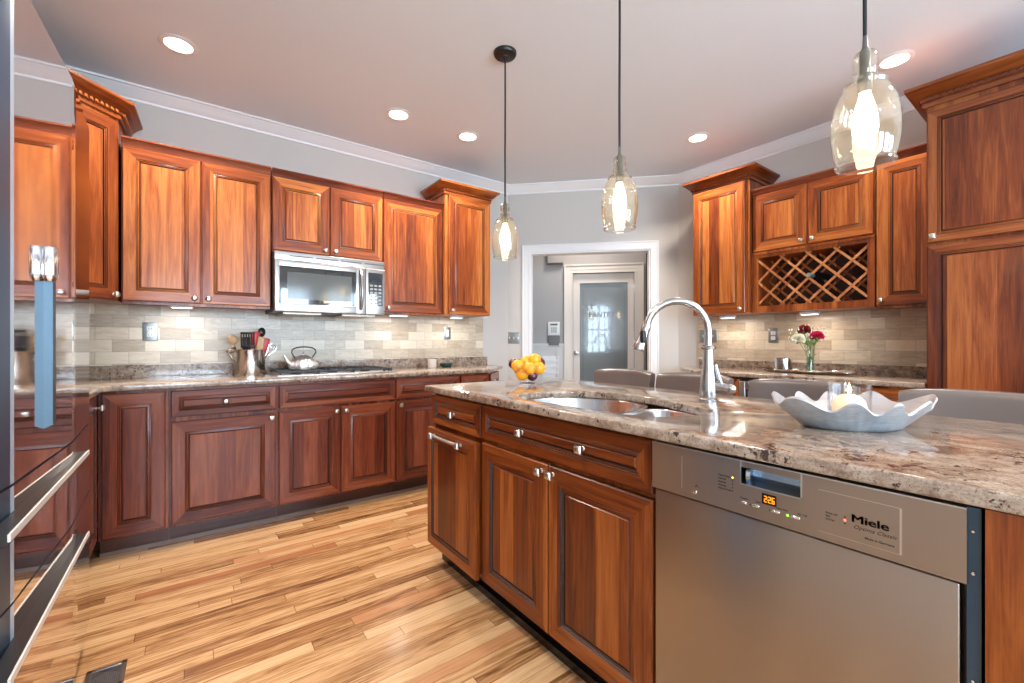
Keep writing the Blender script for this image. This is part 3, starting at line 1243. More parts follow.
def bowl(P, z_top, depth, name):
    # P closed outline, orientation clockwise seen from above assumed handled by sign test
    area2 = sum(P[i - 1][0] * P[i][1] - P[i][0] * P[i - 1][1] for i in range(len(P)))
    sg = 1 if area2 < 0 else -1
    rings = []
    for ins, dz in ((-.016, 0), (0, 0), (.004, -.006), (.010, -depth * .75), (.022, -depth * .93), (.045, -depth)):
        rings.append([(x, y_, z_top + dz) for x, y_ in inset(P, ins * sg)])
    c = Vector((sum(p[0] for p in P) / len(P), sum(p[1] for p in P) / len(P)))
    last = rings[-1]
    rings.append([(c.x + (x - c.x) * .15, c.y + (y_ - c.y) * .15, z_top - depth - .004) for x, y_, _ in last])
    m = MB()
    m.loft(rings, 0, True, cap=False)
    ids = [m.vert(p) for p in rings[-1]]
    m.face(ids, 0)
    o = m.build(name, SINKM, r)
    MB().lathe([(0, 0), (.038, 0), (.042, .003), (.036, .005), (.0, .003)], 20, c=(c.x, c.y, z_top - depth - .003)).build('drain', CHROME, o)
    return o


SINKM = brushed('sink_steel', (.66, .66, .66), .22, 1)
big = smooth_closed([(1.058, 1.28), (1.072, 1.41), (1.13, 1.475), (1.24, 1.49), (1.35, 1.475), (1.44, 1.42), (1.495, 1.31), (1.50, 1.18), (1.46, 1.08), (1.36, 1.035), (1.22, 1.025), (1.10, 1.04), (1.06, 1.12)])
sml = smooth_closed([(1.062, .97), (1.075, .86), (1.13, .775), (1.22, .735), (1.32, .73), (1.38, .77), (1.42, .86), (1.44, .95), (1.40, 1.0), (1.28, 1.003), (1.14, 1.003), (1.085, 1.0)])
bowl(big, .8785, .19, 'sink_bowl')
bowl(sml, .8785, .15, 'sink_bowl')

# faucet
fx, fy = 1.548, .858
r = thing('kitchen_faucet', 'tall gooseneck brushed steel faucet with side lever behind the sink', 'faucet', (fx, fy, CZ1))
FM = simple('faucet_steel', (.50, .50, .50), .22, 1)
m = MB()
m.lathe([(.0, 0), (.033, 0), (.034, .012), (.030, .016), (.031, .02), (.030, .05), (.027, .085), (.021, .13), (.019, .175), (.019, .195), (.026, .198), (.027, .204), (.021, .208), (.020, .212), (.0, .212)], 28)
m.build('faucet_body', FM, r)
d = Vector((1.395 - fx, 1.02 - fy, 0))
R_ = d.length / 2
d.normalize()
pts = [(0, 0, .205), (0, 0, .26)]
for k in range(0, 13):
    t = PI * k / 12 * .94
    c = d * (R_ - R_ * math.cos(t))
    pts.append((c.x, c.y, .266 + R_ * 1.0 * math.sin(t)))
e = Vector(pts[-1])
dirn = (Vector(pts[-1]) - Vector(pts[-2])).normalized()
MB().tube(pts, .0135, 14).build('spout', FM, r)
p1 = e + dirn * .10
m = MB()
m.tube([e - dirn * .004, e + dirn * .01, e + dirn * .02, e + dirn * .07, e + dirn * .092, p1], [.0150, .0175, .0170, .0195, .0260, .0235], 16)
sp = m.build('spray_head', FM, r)
m = MB()
q = e + dirn * .045
sd = Vector((-.77, -.6, 0)) * .016
m.rbox((q.x + sd.x - .009, q.y + sd.y - .009, q.z - .025), (q.x + sd.x + .009, q.y + sd.y + .009, q.z + .022), .004)
m.build('spray_button', BLACK, sp)
m = MB()
L_ = Vector((.35, -.94, 0)).normalized()
m.tube([L_ * .015 + Vector((0, 0, .062)), L_ * .045 + Vector((0, 0, .062))], [.018, .017], 16)
m.tube([L_ * .040 + Vector((0, 0, .060)), L_ * .050 + Vector((0, 0, .060)), L_ * .075 + Vector((0, 0, .054))], [.012, .014, .014], 14)
m.ball(tuple(L_ * .078 + Vector((0, 0, .053))), .0175, sub=2)
m.tube([L_ * .045 + Vector((0, 0, .065)), L_ * .030 + Vector((0, 0, .115)), L_ * .026 + Vector((0, 0, .14))], [.008, .007, .005], 10)
m.build('lever_handle', FM, r)

# ------------------------------------------------------------------ dishwasher
r = thing('dishwasher', 'stainless steel dishwasher with control panel built into the island', 'dishwasher', (.985, .700, 0), -PI / 2)
w = .582
m = MB()
m.box((.004, .03, .10), (w - .004, .58, .870))
m.build('dishwasher_body', BLACK, r)
MB().box((.02, .075, 0), (w - .02, .5, .10)).build('toe_plate', BLACK, r)
MB().box((w - .003, -.0, .02), (w + .013, .05, .874)).build('side_seal', BLUEBLK, r)
MB().rbox((.008, .0, .105), (w - .010, .030, .748), .003).build('door_panel', STEEL_DW, r)
# control panel with a real recess for the grip
hx0, hx1, hz0, hz1 = .234, .350, .822, .858
m = MB()
f0 = -.007
PZ0, PZ1 = .753, .873
m.box((.004, f0, PZ0), (hx0, .03, PZ1)).box((hx1, f0, PZ0), (w - .002, .03, PZ1))
m.box((hx0, f0, PZ0), (hx1, .03, hz0)).box((hx0, f0, hz1), (hx1, .03, PZ1))
cpn = m.build('control_panel', STEEL_DW, r)
m = MB()
m.box((hx0, .028, hz0), (hx1, .0305, hz1))
m.loft([[(hx0 + .001, f0, hz0), (hx0 + .001, .028, hz0 + .012), (hx0 + .001, .028, hz0)], [(hx1 - .001, f0, hz0), (hx1 - .001, .028, hz0 + .012), (hx1 - .001, .028, hz0)]], 0, False)
m.tube([(hx0 + .004, .012, (hz0 + hz1) / 2), (hx0 + .012, .014, (hz0 + hz1) / 2)], [.017, .016], 16)
m.build('grip_recess', simple('recess_steel', (.40, .50, .60), .25, 1), cpn)
m = MB()
e_ = .0025
for a in ((hx0 - e_, hz0 - e_, hx0, PZ1), (hx1, hz0 - e_, hx1 + e_, PZ1), (hx0 - e_, hz0 - e_, hx1 + e_, hz0)):
    m.box((a[0], f0 - .002, a[1]), (a[2], f0, a[3]))
m.box((.004, f0 - .001, PZ1 - .0025), (w - .002, f0, PZ1))
m.box((.089, f0 - .0006, .772), (.0905, f0, .852))
m.box((.500, f0 - .001, .768), (.503, f0, .848)).box((.38, f0 - .0005, .8475), (.5, f0, .8485))
m.box((.38, f0 - .0005, .768), (.5, f0, .7688))
m.build('panel_trim', NICKEL, cpn)
ink = simple('printed_black', (.015, .010, .008), .5)
m = MB()
yt = f0 - .0002
for q_ in (0, .0005, .001, .0015):
    m.text('Miele', .431 + q_, yt, .803, .0195, 0, sx=1.28)
    m.text('Miele', .431 + q_, yt, .8036, .0195, 0, sx=1.28)
m.build('brand_lettering', ink, cpn)
m = MB()
m.text('Optima Classic', .435, yt, .792, .0095, 0, shear=.35, sx=1.05)
m.text('Made in Germany', .452, yt, .778, .0052, 0, bold=.0001, sx=1.1)
for z, s_ in ((.829, 'Pots & Pans'), (.8215, 'Normal'), (.814, 'Express'), (.8065, 'Delicate'), (.799, 'Rinse & Hold')):
    m.text(s_, .182, yt, z - .002, .0055, 0, bold=.00012)
for x, s_ in ((.232, 'Program'), (.265, 'Start'), (.305, 'Delay Start'), (.344, 'On / Off')):
    m.text(s_, x, yt, .7885 if x < .30 else .7875, .0048, 0, bold=.0001)
for z, s_ in ((.808, 'Rinse aid'), (.802, 'Salt'), (.796, 'In/Out')):
    m.text(s_, .392, yt, z - .002, .0052, 0, bold=.0001)
for x, z in ((.2145, .8215), (.2145, .814), (.2145, .8065), (.2145, .799), (.253, .7805), (.292, .780), (.4225, .808), (.4225, .796)):
    m.box((x - .0012, f0 - .0006, z - .0012), (x + .0012, f0, z + .0012))
m.text('^', .124, yt, .778, .018, 0)
m.build('printed_labels', ink, cpn)
for x0_, x1_ in ((.233, .246), (.2565, .272), (.296, .312), (.332, .349)):
    MB().rbox((x0_, f0 - .003, .7775), (x1_, f0 + .001, .7835), .002).build('push_button', CHROME, cpn)
MB().rbox((.118, f0 - .002, .768), (.130, f0 + .001, .774), .002).build('latch_tab', CHROME, cpn)
dp = MB().box((.277, f0 - .001, .7905), (.305, f0, .8125)).build('display', simple('display_black', (.004, .003, .003), .15), cpn)
seg = {'2': 'abged', '6': 'acdefg'}
m = MB()


def seg7(m, ch, x, z, w_, h_, t_):
    y0_, y1_ = f0 - .0016, f0 - .001
    hh_ = h_ / 2
    bars = {'a': (0, h_ - t_, w_, h_), 'g': (0, hh_ - t_ / 2, w_, hh_ + t_ / 2), 'd': (0, 0, w_, t_), 'f': (0, hh_, t_, h_), 'b': (w_ - t_, hh_, w_, h_), 'e': (0, 0, t_, hh_), 'c': (w_ - t_, 0, w_, hh_)}
    for q in seg[ch]:
        a = bars[q]
        m.box((x + a[0], y0_, z + a[1]), (x + a[2], y1_, z + a[3]))


for ch, x in (('2', .2815), ('2', .2895), ('6', .2965)):
    seg7(m, ch, x, .7945, .0055, .0135, .0017)
for z in (.799, .804):
    m.box((.2877, f0 - .0016, z), (.2888, f0 - .001, z + .0014))
m.build('digits', LED_A, dp)
for nm, x, z, mt in (('indicator_light', .2145, .829, LED_O), ('indicator_light', .326, .780, LED_G), ('indicator_light', .4225, .802, LED_R)):
    Tq = Matrix.Translation((x, f0, z)) @ Matrix.Rotation(PI / 2, 4, 'X')
    MB().lathe([(.0024, 0), (.0020, .001), (0, .0013)], 10, T=Tq).build(nm, mt, cpn)
m = MB()
for z in (.836, .770, .60, .545):
    Tq = Matrix.Translation((w + .004, -.0005, z)) @ Matrix.Rotation(PI / 2, 4, 'X')
    m.lathe([(.0028, 0), (.002, .001), (0, .0013)], 8, T=Tq)
m.build('screw', CHROME, r)

# ------------------------------------------------------------------ refrigerator
r = thing('refrigerator', 'mirror polished steel refrigerator at the left edge of the photo', 'refrigerator', (0, 0, 0))
FX = -.30
m = MB()
m.box((-.985, 1.16, .02), (-.40, 2.25, 1.93))
m.build('refrigerator_body', simple('fridge_grey', (.12, .12, .13), .5), r)


def fridge_front(z0, z1, name, ya=2.243, yb=1.165):
    # plan outline: flat mirror front with a broad rounded near corner
    P = []
    if ya > 1.9:
        P += [(-.398, 2.243), (FX - .005, 2.243), (FX - .001, 2.236)]
    else:
        P += [(-.398, ya), (FX + .016, ya)]
    n0 = len(P) - 1
    if ya > 1.9 and yb < 1.8:
        P += [(FX + .016, 1.83)]
    if yb > 1.8:
        P += [(FX + .016, yb), (-.398, yb)]
        n1 = len(P) - 3
    else:
        P += [(FX, 1.37), (FX - .001, 1.350)]
        n1 = len(P) - 3
    for k in range(1, 7 if yb < 1.8 else 0):
        t = PI / 2 * k / 6
        P.append((FX - .003 - .10 * (1 - math.cos(t)), 1.345 - .18 * math.sin(t)))
    if yb < 1.8:
        P.append((-.44, 1.165))
    m = MB()
    a = [m.vert((x, y_, z0)) for x, y_ in P]
    b_ = [m.vert((x, y_, z1)) for x, y_ in P]
    n = len(P)
    m.face(list(reversed(a)), 2)
    m.face(b_, 2)
    for k in range(n):
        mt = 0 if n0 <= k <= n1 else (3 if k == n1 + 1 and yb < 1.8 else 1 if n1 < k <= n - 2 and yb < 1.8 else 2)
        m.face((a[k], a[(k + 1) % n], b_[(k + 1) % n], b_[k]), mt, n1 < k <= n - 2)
    return m.build(name, [FRIDGE_M, SIDE_M, simple('door_edge_dark', (.03, .03, .035), .4), simple('door_bevel_highlight', (.60, .74, .90), .4, .7)], r)  # last slot paints a bright edge highlight onto the bevel


fd2 = fridge_front(.835, 1.925, 'refrigerator_door', 2.243, 1.8305)
fd = fridge_front(.835, 1.925, 'refrigerator_door', 1.8295, 1.165)
f1 = fridge_front(.585, .829, 'freezer_drawer')
f2 = fridge_front(.10, .579, 'freezer_drawer')
MB().box((-.95, 1.2, 0), (-.42, 2.22, .02)).build('plinth', BLACK, r)
HB = simple('handle_blue_sheen', (.09, .13, .16), .5, 1)  # blue of the reflected window put into the handle colour
m = MB()
m.loft([[(-.296, 1.565, .915), (-.277, 1.565, .925), (-.277, 1.595, .925), (-.296, 1.595, .915)],
        [(-.296, 1.565, 1.36), (-.277, 1.565, 1.36), (-.277, 1.595, 1.36), (-.296, 1.595, 1.36)]], 0, False)
hd = m.build('door_handle', HB, fd)
m = MB()
T = Matrix.Translation((-.2820, 1.566, 1.285))
m.lathe([(.0, 0), (.010, .0), (.0155, .012), (.016, .018), (.016, .078), (.014, .086), (0, .088)], 20, T=T)
m.build('handle_cap', CHROME, hd)
BAR = simple('bar_handle_steel', (.72, .69, .64), .5, .6)
for z, pz, y1 in ((.768, f1, 1.20), (.500, f2, 1.20)):
    m = MB()
    m.box((-.300, 1.20, z - .012), (-.270, 1.975, z + .008), 1)
    m.box((-.270, 1.195, z - .004), (-.266, 1.98, z + .010), 0)
    m.build('bar_handle', [BAR, simple('bar_dark_reflection', (.012, .011, .011), .3)], pz)  # near-black slot paints a dark reflection onto the steel bar

# floor register
r = thing('floor_register', 'metal floor register grille beside the refrigerator', 'vent', (-.283, 1.80, 0))
m = MB()
VW, VL = .105, .255
m.rbox((0, 0, 0), (.016, VL, .006), .002).rbox((VW - .016, 0, 0), (VW, VL, .006), .002)
m.rbox((0, 0, 0), (VW, .016, .006), .002).rbox((0, VL - .016, 0), (VW, VL, .006), .002).rbox((0, VL / 2 - .008, 0), (VW, VL / 2 + .008, .006), .002)
m.build('register_frame', simple('register_bronze', (.22, .18, .16), .35, .8), r)
m = MB().box((.016, .016, .0005), (VW - .016, VL - .016, .0012), 1)
for k in range(-20, 60):
    for sgn in (1, -1):
        x = .016
        y0_ = k * .006
        a = Vector((.016, y0_)) if sgn > 0 else Vector((VW - .016, y0_))
        L1 = (VW - .032)
        yy1 = y0_ + L1 * .55
        if y0_ < .016 or yy1 > VL - .016:
            continue
        b2 = Vector((VW - .016, yy1)) if sgn > 0 else Vector((.016, yy1))
        dq = (b2 - a).normalized()
        nn = Vector((-dq.y, dq.x)) * .0007
        i = [m.vert((p.x, p.y, .0035)) for p in (a - nn, b2 - nn, b2 + nn, a + nn)]
        m.face(i, 0)
m.build('register_grille', [simple('grille_grey', (.35, .34, .34), .35, .8), BLACK], r)

# ------------------------------------------------------------------ microwave
r = thing('microwave', 'stainless over-the-range microwave between the wall cabinets', 'microwave', (.443, 3.20, 0))
w = .735
z0, z1 = 1.335, 1.735
MB().box((0, .03, z0), (w, .430, z1)).build('microwave_body', simple('dark_case', (.03, .03, .032), .4), r)
m = MB()
m.rbox((0, 0, z1 - .058), (w, .03, z1), .004)
for k in range(4):
    m.box((.09 + k * .165, -.002, z1 - .030), (.235 + k * .165, .001, z1 - .022), 1)
m.build('vent_strip', [STEEL, simple('vent_dark', (.10, .09, .09), .4)], r)
m = MB()
dw = .590
gx0, gx1, gz0, gz1 = .030, .522, z0 + .055, z1 - .100
m.rbox((0, -.012, z0 + .002), (gx0, .03, z1 - .060), .004).rbox((gx1, -.012, z0 + .002), (dw, .03, z1 - .060), .004)
m.rbox((gx0 - .006, -.012, z0 + .002), (gx1 + .006, .03, gz0), .004).rbox((gx0 - .006, -.012, gz1), (gx1 + .006, .03, z1 - .060), .004)
dr = m.build('microwave_door', MIRROR and STEEL, r)
MB().box((gx0, -.008, gz0), (gx1, .01, gz1)).build('door_glass', GLASSBLK, dr)
MB().box((gx0 + .045, -.0088, gz0 + .030), (gx1 - .030, -.008, gz1 - .035)).build('viewing_screen', simple('screen_mesh', (.10, .11, .11), .10), dr)
m = MB()
hp = []
for k in range(11):
    t = k / 10
    hp.append((.554, -.014 - .040 * math.sin(PI * t) ** .6, z0 + .035 + (z1 - .075 - z0 - .045) * t))
m.tube(hp, .011, 12)
m.build('handle', STEEL, dr)
m = MB().rbox((dw + .002, -.010, z0 + .002), (w, .03, z1 - .060), .004)
cpm = m.build('control_panel', STEEL, r)
m = MB().box((dw + .020, -.0115, z0 + .065), (w - .018, -.010, z1 - .090))
m.build('keypad', GLASSBLK, cpm)
m = MB()
for i in range(3):
    for j in range(6):
        m.box((dw + .032 + i * .032, -.0122, z0 + .078 + j * .026), (dw + .054 + i * .032, -.0115, z0 + .092 + j * .026))
m.build('keys', simple('key_grey', (.30, .31, .32), .4), cpm)
m = MB()
m.box((dw + .034, -.0122, z0 + .250), (w - .032, -.0115, z0 + .272))
m.build('clock_window', simple('clock_blue', (.02, .03, .05), .1), cpm)
MB().box((.06, .05, z0 - .012), (.30, .38, z0)).box((.44, .05, z0 - .012), (.68, .38, z0)).build('grease_filter', simple('filter_tan', (.45, .38, .30), .4, .6), r)

# ------------------------------------------------------------------ lights: pendants, downlights, under-cabinet
def pendant(loc, label):
    r = thing('pendant_light', label, 'pendant lamp', loc, 0, 'glass pendants hanging over the island')
    MB().lathe([(0, -.030), (.020, -.030), (.024, -.024), (.058, -.018), (.064, -.008), (.064, 0), (0, 0)], 32).build('canopy', BRONZE, r)
    MB().tube([(0, 0, -.026), (.001, 0, -.3), (0, .001, -.6), (0, 0, -.838)], .0048, 8).build('cord', CORD, r)
    m = MB()
    m.lathe([(.005, -.800), (.006, -.828), (.012, -.842), (.012, -.846), (.012, -.900), (.0165, -.905), (.0165, -.950), (.0, -.950)], 20)
    m.build('socket', simple('socket_grey', (.16, .16, .15), .3, .8), r)
    outer = [(.014, -.842), (.022, -.845), (.026, -.853), (.027, -.872), (.024, -.884), (.0245, -.892), (.028, -.898), (.0245, -.907), (.028, -.914), (.044, -.922),
             (.049, -.930), (.046, -.938), (.055, -.950), (.067, -.980), (.073, -1.015), (.0745, -1.050), (.072, -1.085), (.067, -1.115), (.0625, -1.130), (.066, -1.137), (.064, -1.142)]
    t_ = .0018
    inner = [(max(.001, a - t_), b_) for a, b_ in reversed(outer)]
    m = MB()
    m.lathe(outer + inner + [outer[0]], 40, cap=False)
    m.build('glass_shade', SHADEG, r)
    bl = MB().lathe([(.012, -.950), (.014, -.965), (.021, -.985), (.027, -1.015), (.028, -1.045), (.022, -1.075), (.010, -1.092), (0, -1.096)], 20)
    bl.build('bulb', BULB, r)
    return r


pa = pendant((1.405, 1.955, H), 'glass pendant furthest from the camera, in front of the doorway wall')
pb = copy_tree(pa, None, (1.425, 1.172, H))
pb['label'] = 'middle glass pendant hanging over the sink end of the island'
pc = copy_tree(pa, None, (1.430, .362, H))
pc['label'] = 'nearest and largest looking glass pendant, hanging above the shell bowl'

labs = ['recessed ceiling light at the upper left over the corner cabinets', 'recessed ceiling light in front of the microwave cabinets',
        'recessed ceiling light just left of the furthest pendant cord', 'recessed ceiling light near the crowned cabinet left of the wine rack',
        'recessed ceiling light behind the nearest pendant by the pantry cabinet', 'added recessed fill light behind the camera by the rear windows, left',
        'added recessed fill light behind the camera by the rear windows, right', 'added recessed light above the aisle for the dishwasher highlight',
        'added recessed fill light behind the stools']
base = None
for i, (x, y_) in enumerate(LIGHTS):
    if base is None:
        r = thing('recessed_light', labs[i], 'ceiling light', (x, y_, H), 0, 'recessed lights in the kitchen ceiling')
        MB().lathe([(.062, -.001), (.086, -.001), (.088, -.004), (.082, -.006), (.064, -.008), (.062, -.001)], 36, cap=False).build('trim_ring', TRIMP, r)
        MB().lathe([(0, -.0045), (.040, -.0045), (.063, -.003), (.063, -.001), (0, -.001)], 32).build('lens', DOWN, r)
        base = r
    else:
        r = copy_tree(base, None, (x, y_, H))
        r['label'] = labs[i]
    d_ = bpy.data.lights.new('downlight_beam', 'AREA')
    d_.shape = 'DISK'
    d_.size = .12
    d_.energy = (12, 12, 9, 12, 5, 16, 16, 11, 12)[i]
    d_.color = WARM
    d_.spread = math.radians(128)
    lo = bpy.data.objects.new('downlight_beam', d_)
    COL.objects.link(lo)
    lo.location = (x, y_, H - .012)

# under cabinet light bars
for loc, rz, ln, lab in (((-.10, 3.40, UB - .03), 0, .12, 'thin light bar under the cabinet above the crock'),
                         ((1.30, 3.42, UB - .03), 0, .16, 'thin light bar under the cabinet right of the microwave'),
                         ((1.86, 3.42, UB - .03), 0, .12, 'thin light bar under the crowned cabinet right of the microwave'),
                         ((3.62, 1.90, 1.357 - .03), -PI / 2, .12, 'thin light bar under the crowned cabinet left of the wine rack'),
                         ((3.62, 1.30, 1.357 - .03), -PI / 2, .12, 'thin light bar under the wine rack')):
    r = thing('under_cabinet_light', lab, 'light', loc, rz, 'slim light bars under the wall cabinets')
    MB().rbox((0, -.02, .008), (ln, .03, .0285), .003).build('light_housing', WHITEP, r)
    MB().box((.01, -.012, .004), (ln - .01, .022, .008)).build('light_lens', UCL, r)
    a_ = area('under_cabinet_beam', (0, 0, 0), (0, 0, 0), ln * .9, .02, 1.0, WARM)
    v = Matrix.Rotation(rz, 3, 'Z') @ Vector((ln / 2, .005, .002))
    a_.location = Vector(loc) + v
    a_.rotation_euler = (0, 0, rz)
# hall fill added without a fixture, and pantry light
hp_ = hl(.8, .55)
area('hall_fill', (hp_[0], hp_[1], 2.70), (0, 0, CROT), .3, .3, 9, (1, .9, .8))
hp_ = hl((K0 + K1) / 2, HY + .5)
area('pantry_lamp_beam', (hp_[0], hp_[1], 2.70), (0, 0, CROT), .3, .3, 5, (.9, .97, 1))

# ------------------------------------------------------------------ outlets and switches
def plate(label, cat, name, loc, rz, w, h_, kind):
    r = thing(name, label, cat, loc, rz)
    MB().rbox((-w / 2, -.006, -h_ / 2), (w / 2, 0, h_ / 2), .003).build('wall_plate', PLATE, r)
    if kind == 'outlet':
        for s_ in (-.02, .02):
            MB().rbox((-.017, -.009, s_ - .014), (.017, -.005, s_ + .014), .004).box((-.008, -.0095, s_ - .004), (-.005, -.009, s_ + .006), 1).box((.005, -.0095, s_ - .004), (.008, -.009, s_ + .006), 1).build('socket', [WHITEP, BLACK], r)
    elif kind == 'rocker':
        MB().rbox((-.015, -.010, -.032), (.015, -.005, .032), .003).build('rocker', WHITEP, r)
    else:
        n = kind
        for k in range(n):
            x = (k - (n - 1) / 2) * .046
            m = MB().box((x - .005, -.007, -.012), (x + .005, -.005, .012))
            m.loft([[(x - .004, -.006, -.004), (x + .004, -.006, -.004), (x + .004, -.006, .006), (x - .004, -.006, .006)], [(x - .003, -.018, .006), (x + .003, -.018, .006), (x + .003, -.018, .012), (x - .003, -.018, .012)]])
            m.build('toggle', WHITEP, r)
    return r


plate('double outlet on the tiles left of the utensil crock', 'outlet', 'wall_outlet', (-.205, 3.624, 1.200), 0, .076, .118, 'outlet')
plate('rocker switch on the tiles below the crowned cabinet by the doorway', 'switch', 'light_switch', (1.935, 3.624, 1.215), 0, .074, .115, 'rocker')
plate('double outlet on the tiles above the vase of flowers', 'outlet', 'wall_outlet', (3.809, 1.560, 1.185), -PI / 2, .076, .118, 'outlet')
rr = plate('wide switch and outlet plate on the warm tiles near the doorway', 'switch', 'light_switch', (3.809, 2.112, 1.188), -PI / 2, .165, .118, 3)
kx = -.098
p = CH + CD * .062 - CN * .0
plate('triple switch plate on the painted wall left of the doorway', 'switch', 'light_switch', (p.x, p.y, 1.175), CROT, .118, .118, 3)
# keypad, holder, chime in the hall
xx = (hk(548) + hk(560)) / 2
p = hl(xx, HY)
r = thing('alarm_keypad', 'white alarm keypad on the grey hall wall beyond the doorway', 'keypad', (p[0], p[1], 1.30), CROT)
MB().rbox((-.075, -.025, -.085), (.075, 0, .085), .008).build('keypad_body', WHITEP, r)
MB().box((-.045, -.0262, .040), (.045, -.025, .062)).build('screen', simple('lcd', (.12, .14, .13), .2), r)
m = MB()
for i in range(3):
    for j in range(3):
        m.rbox((-.035 + i * .026, -.028, -.050 + j * .024), (-.015 + i * .026, -.024, -.033 + j * .024), .002)
m.build('keys', simple('keys_dim', (.32, .31, .30), .4), r)
o = MB().rbox((-.075, -.03, -.07), (.075, 0, .06), .006).rbox((-.065, -.036, -.06), (.065, -.028, .0), .004).build('wall_file_holder', simple('holder_grey', (.13, .125, .125), .5), loc=(p[0], p[1], 1.145 + .005), rotz=CROT)
tag(o, 'grey wall holder below the white keypad in the hall', 'holder')
xx = (hk(548) + hk(563)) / 2
p = hl(xx - .0, HY)
o = MB().rbox((-.095, -.05, -.06), (.095, 0, .14), .004).box((-.095, -.054, -.06), (.095, -.05, -.035), 1).build('door_chime', [HALLP, simple('chime_dark', (.05, .045, .045), .5)], loc=(p[0], p[1], 2.15), rotz=CROT)
tag(o, 'grey door chime box high on the hall wall', 'chime')
m = MB()
r = thing('wall_grille', 'white louvred grille low on the hall wainscot behind the fruit bowl', 'grille', (*hl(hk(551), HY - .022), 0), CROT)
m.box((-.10, -.004, .62), (.10, 0, .96))
for k in range(4):
    m.box((-.085, -.014, .665 + k * .075), (.085, -.003, .685 + k * .075))
m.build('louvres', simple('grille_white', (.78, .77, .76), .35), r)
# cup hooks beside the uppers
for p_, lab in (((2.19, 3.50, 1.38), 'tiny hook at the lower right corner of the crowned cabinet near the doorway'), ((3.62, 2.055, 1.385), 'tiny hook at the lower left corner of the crowned cabinet by the wine wall')):
    o = MB().ball((0, 0, 0), .008, sub=1).tube([(0, 0, 0), (-.015 if p_[0] < 3 else 0, 0 if p_[0] < 3 else -.018, 0)], .003, 6).build('cup_hook', CHROME, loc=p_)
    tag(o, lab, 'hook')

# ------------------------------------------------------------------ cooktop with kettle
r = thing('gas_cooktop', 'stainless gas cooktop with black grates in the back worktop', 'cooktop', (.445, 3.085, CZ1))
cwid, cdep = .80, .46
MB().rbox((0, 0, 0), (cwid, cdep, .010), .004).build('cooktop_plate', STEEL, r)
for (gx, gw) in ((.02, .22), (.25, .22), (.48, .22)):
    m = MB()
    z = .034
    for yy_ in (.03, .22, .43):
        m.rbox((gx, yy_ - .005, z - .012), (gx + gw, yy_ + .005, z), .002, seg=1)
    for xx_ in (gx, gx + gw / 2, gx + gw):
        m.rbox((xx_ - .005, .03, z - .012), (xx_ + .005, .43, z), .002, seg=1)
    for xx_ in (gx, gx + gw):
        for yy_ in (.03, .43):
            m.box((xx_ - .006, yy_ - .006, .009), (xx_ + .006, yy_ + .006, z - .01))
    m.build('grate', IRON, r)
    for yy_ in (.12, .33):
        MB().lathe([(.034, .009), (.034, .016), (.026, .018), (.026, .022), (0, .024)], 18, c=(gx + gw / 2, yy_, 0)).build('burner', IRON, r)
for k in range(5):
    MB().lathe([(.017, .009), (.016, .028), (.013, .032), (0, .033)], 14, c=(.752, .05 + k * .088, 0)).build('control_knob', BLACK, r)

kx_, ky_ = .640, 3.32
r = thing('kettle', 'silver fluted kettle with black wire handle on the cooktop', 'kettle', (kx_, ky_, CZ1 + .0345), .15)
KM = simple('kettle_metal', (.74, .73, .72), .42, .9)
m = MB()
m.lathe([(0, 0), (.082, .0), (.090, .008), (.093, .022), (.088, .040), (.070, .066), (.045, .084), (.040, .088)], 60, mod=lambda t, r_, z: 1 + .045 * math.cos(15 * t) * (1 if z > .01 else .2))
m.build('kettle_body', KM, r)
m = MB()
m.lathe([(.042, .086), (.030, .094), (.008, .098), (.006, .106), (.011, .112), (0, .117)], 24)
m.build('lid', KM, r)
MB().tube([(-.075, 0, .030), (-.105, 0, .055), (-.118, 0, .085), (-.128, 0, .098)], [.018, .014, .010, .008], 12).build('spout', KM, r)
m = MB()
hpts = [(-.052, 0, .070)]
for k in range(13):
    t = PI * (1 - k / 12)
    hpts.append((.082 * math.cos(t) + .004, 0, .115 + .040 * math.sin(t) ** .7))
hpts.append((.055, 0, .070))
m.tube(hpts, .0045, 8)
m.build('handle', BLACK, r)

# utensil crock and tools
cx_, cy_ = .328, 3.42
zt = CZ1 + .165
m = MB()
m.lathe([(0, 0), (.087, 0), (.088, .004), (.088, .168), (.0895, .173), (.0855, .173), (.085, .012), (0, .012)], 44)
o = m.build('utensil_crock', simple('crock_steel', (.62, .58, .54), .16, 1), loc=(cx_, cy_, CZ1))
tag(o, 'tall steel crock full of cooking utensils on the back worktop', 'utensil crock')
RED = simple('red_silicone', (.55, .012, .015), .35)
TAN = simple('spoon_wood', (.52, .33, .17), .5)


def utensil(name, label, bx_, by_, ang, az, length, headfn, hm, shaft=.005, sm=None):
    """leans out of the crock"""
    T = Matrix.Translation((cx_ + bx_, cy_ + by_, CZ1 + .013)) @ Matrix.Rotation(az, 4, 'Z') @ Matrix.Rotation(ang, 4, 'Y')
    m = MB()
    m.tube([(0, 0, 0), (0, 0, length)], shaft, 8, 1)
    headfn(m, length)
    m.v = [tuple(T @ Vector(p)) for p in m.v]
    o = m.build(name, [hm, sm or hm])
    return tag(o, label, 'utensil', 'utensils standing in the steel crock')


def slot_head(m, L):
    for k in range(6):
        x = -.030 + k * .0108
        m.box((-.003, x * 1.35, L), (.003, x * 1.35 + .0075, L + .088))
    m.rbox((-.0035, -.042, L - .012), (.0035, .040, L + .006), .002).rbox((-.0035, -.042, L + .080), (.0035, .040, L + .094), .002)


def spoon_head(m, L):
    m.ball((0, 0, L + .032), .036, sub=2, sc=(.75, .5, 1.0))


def spat_head(m, L):
    m.rbox((-.020, -.024, L - .02), (.020, .024, L + .085), .006)


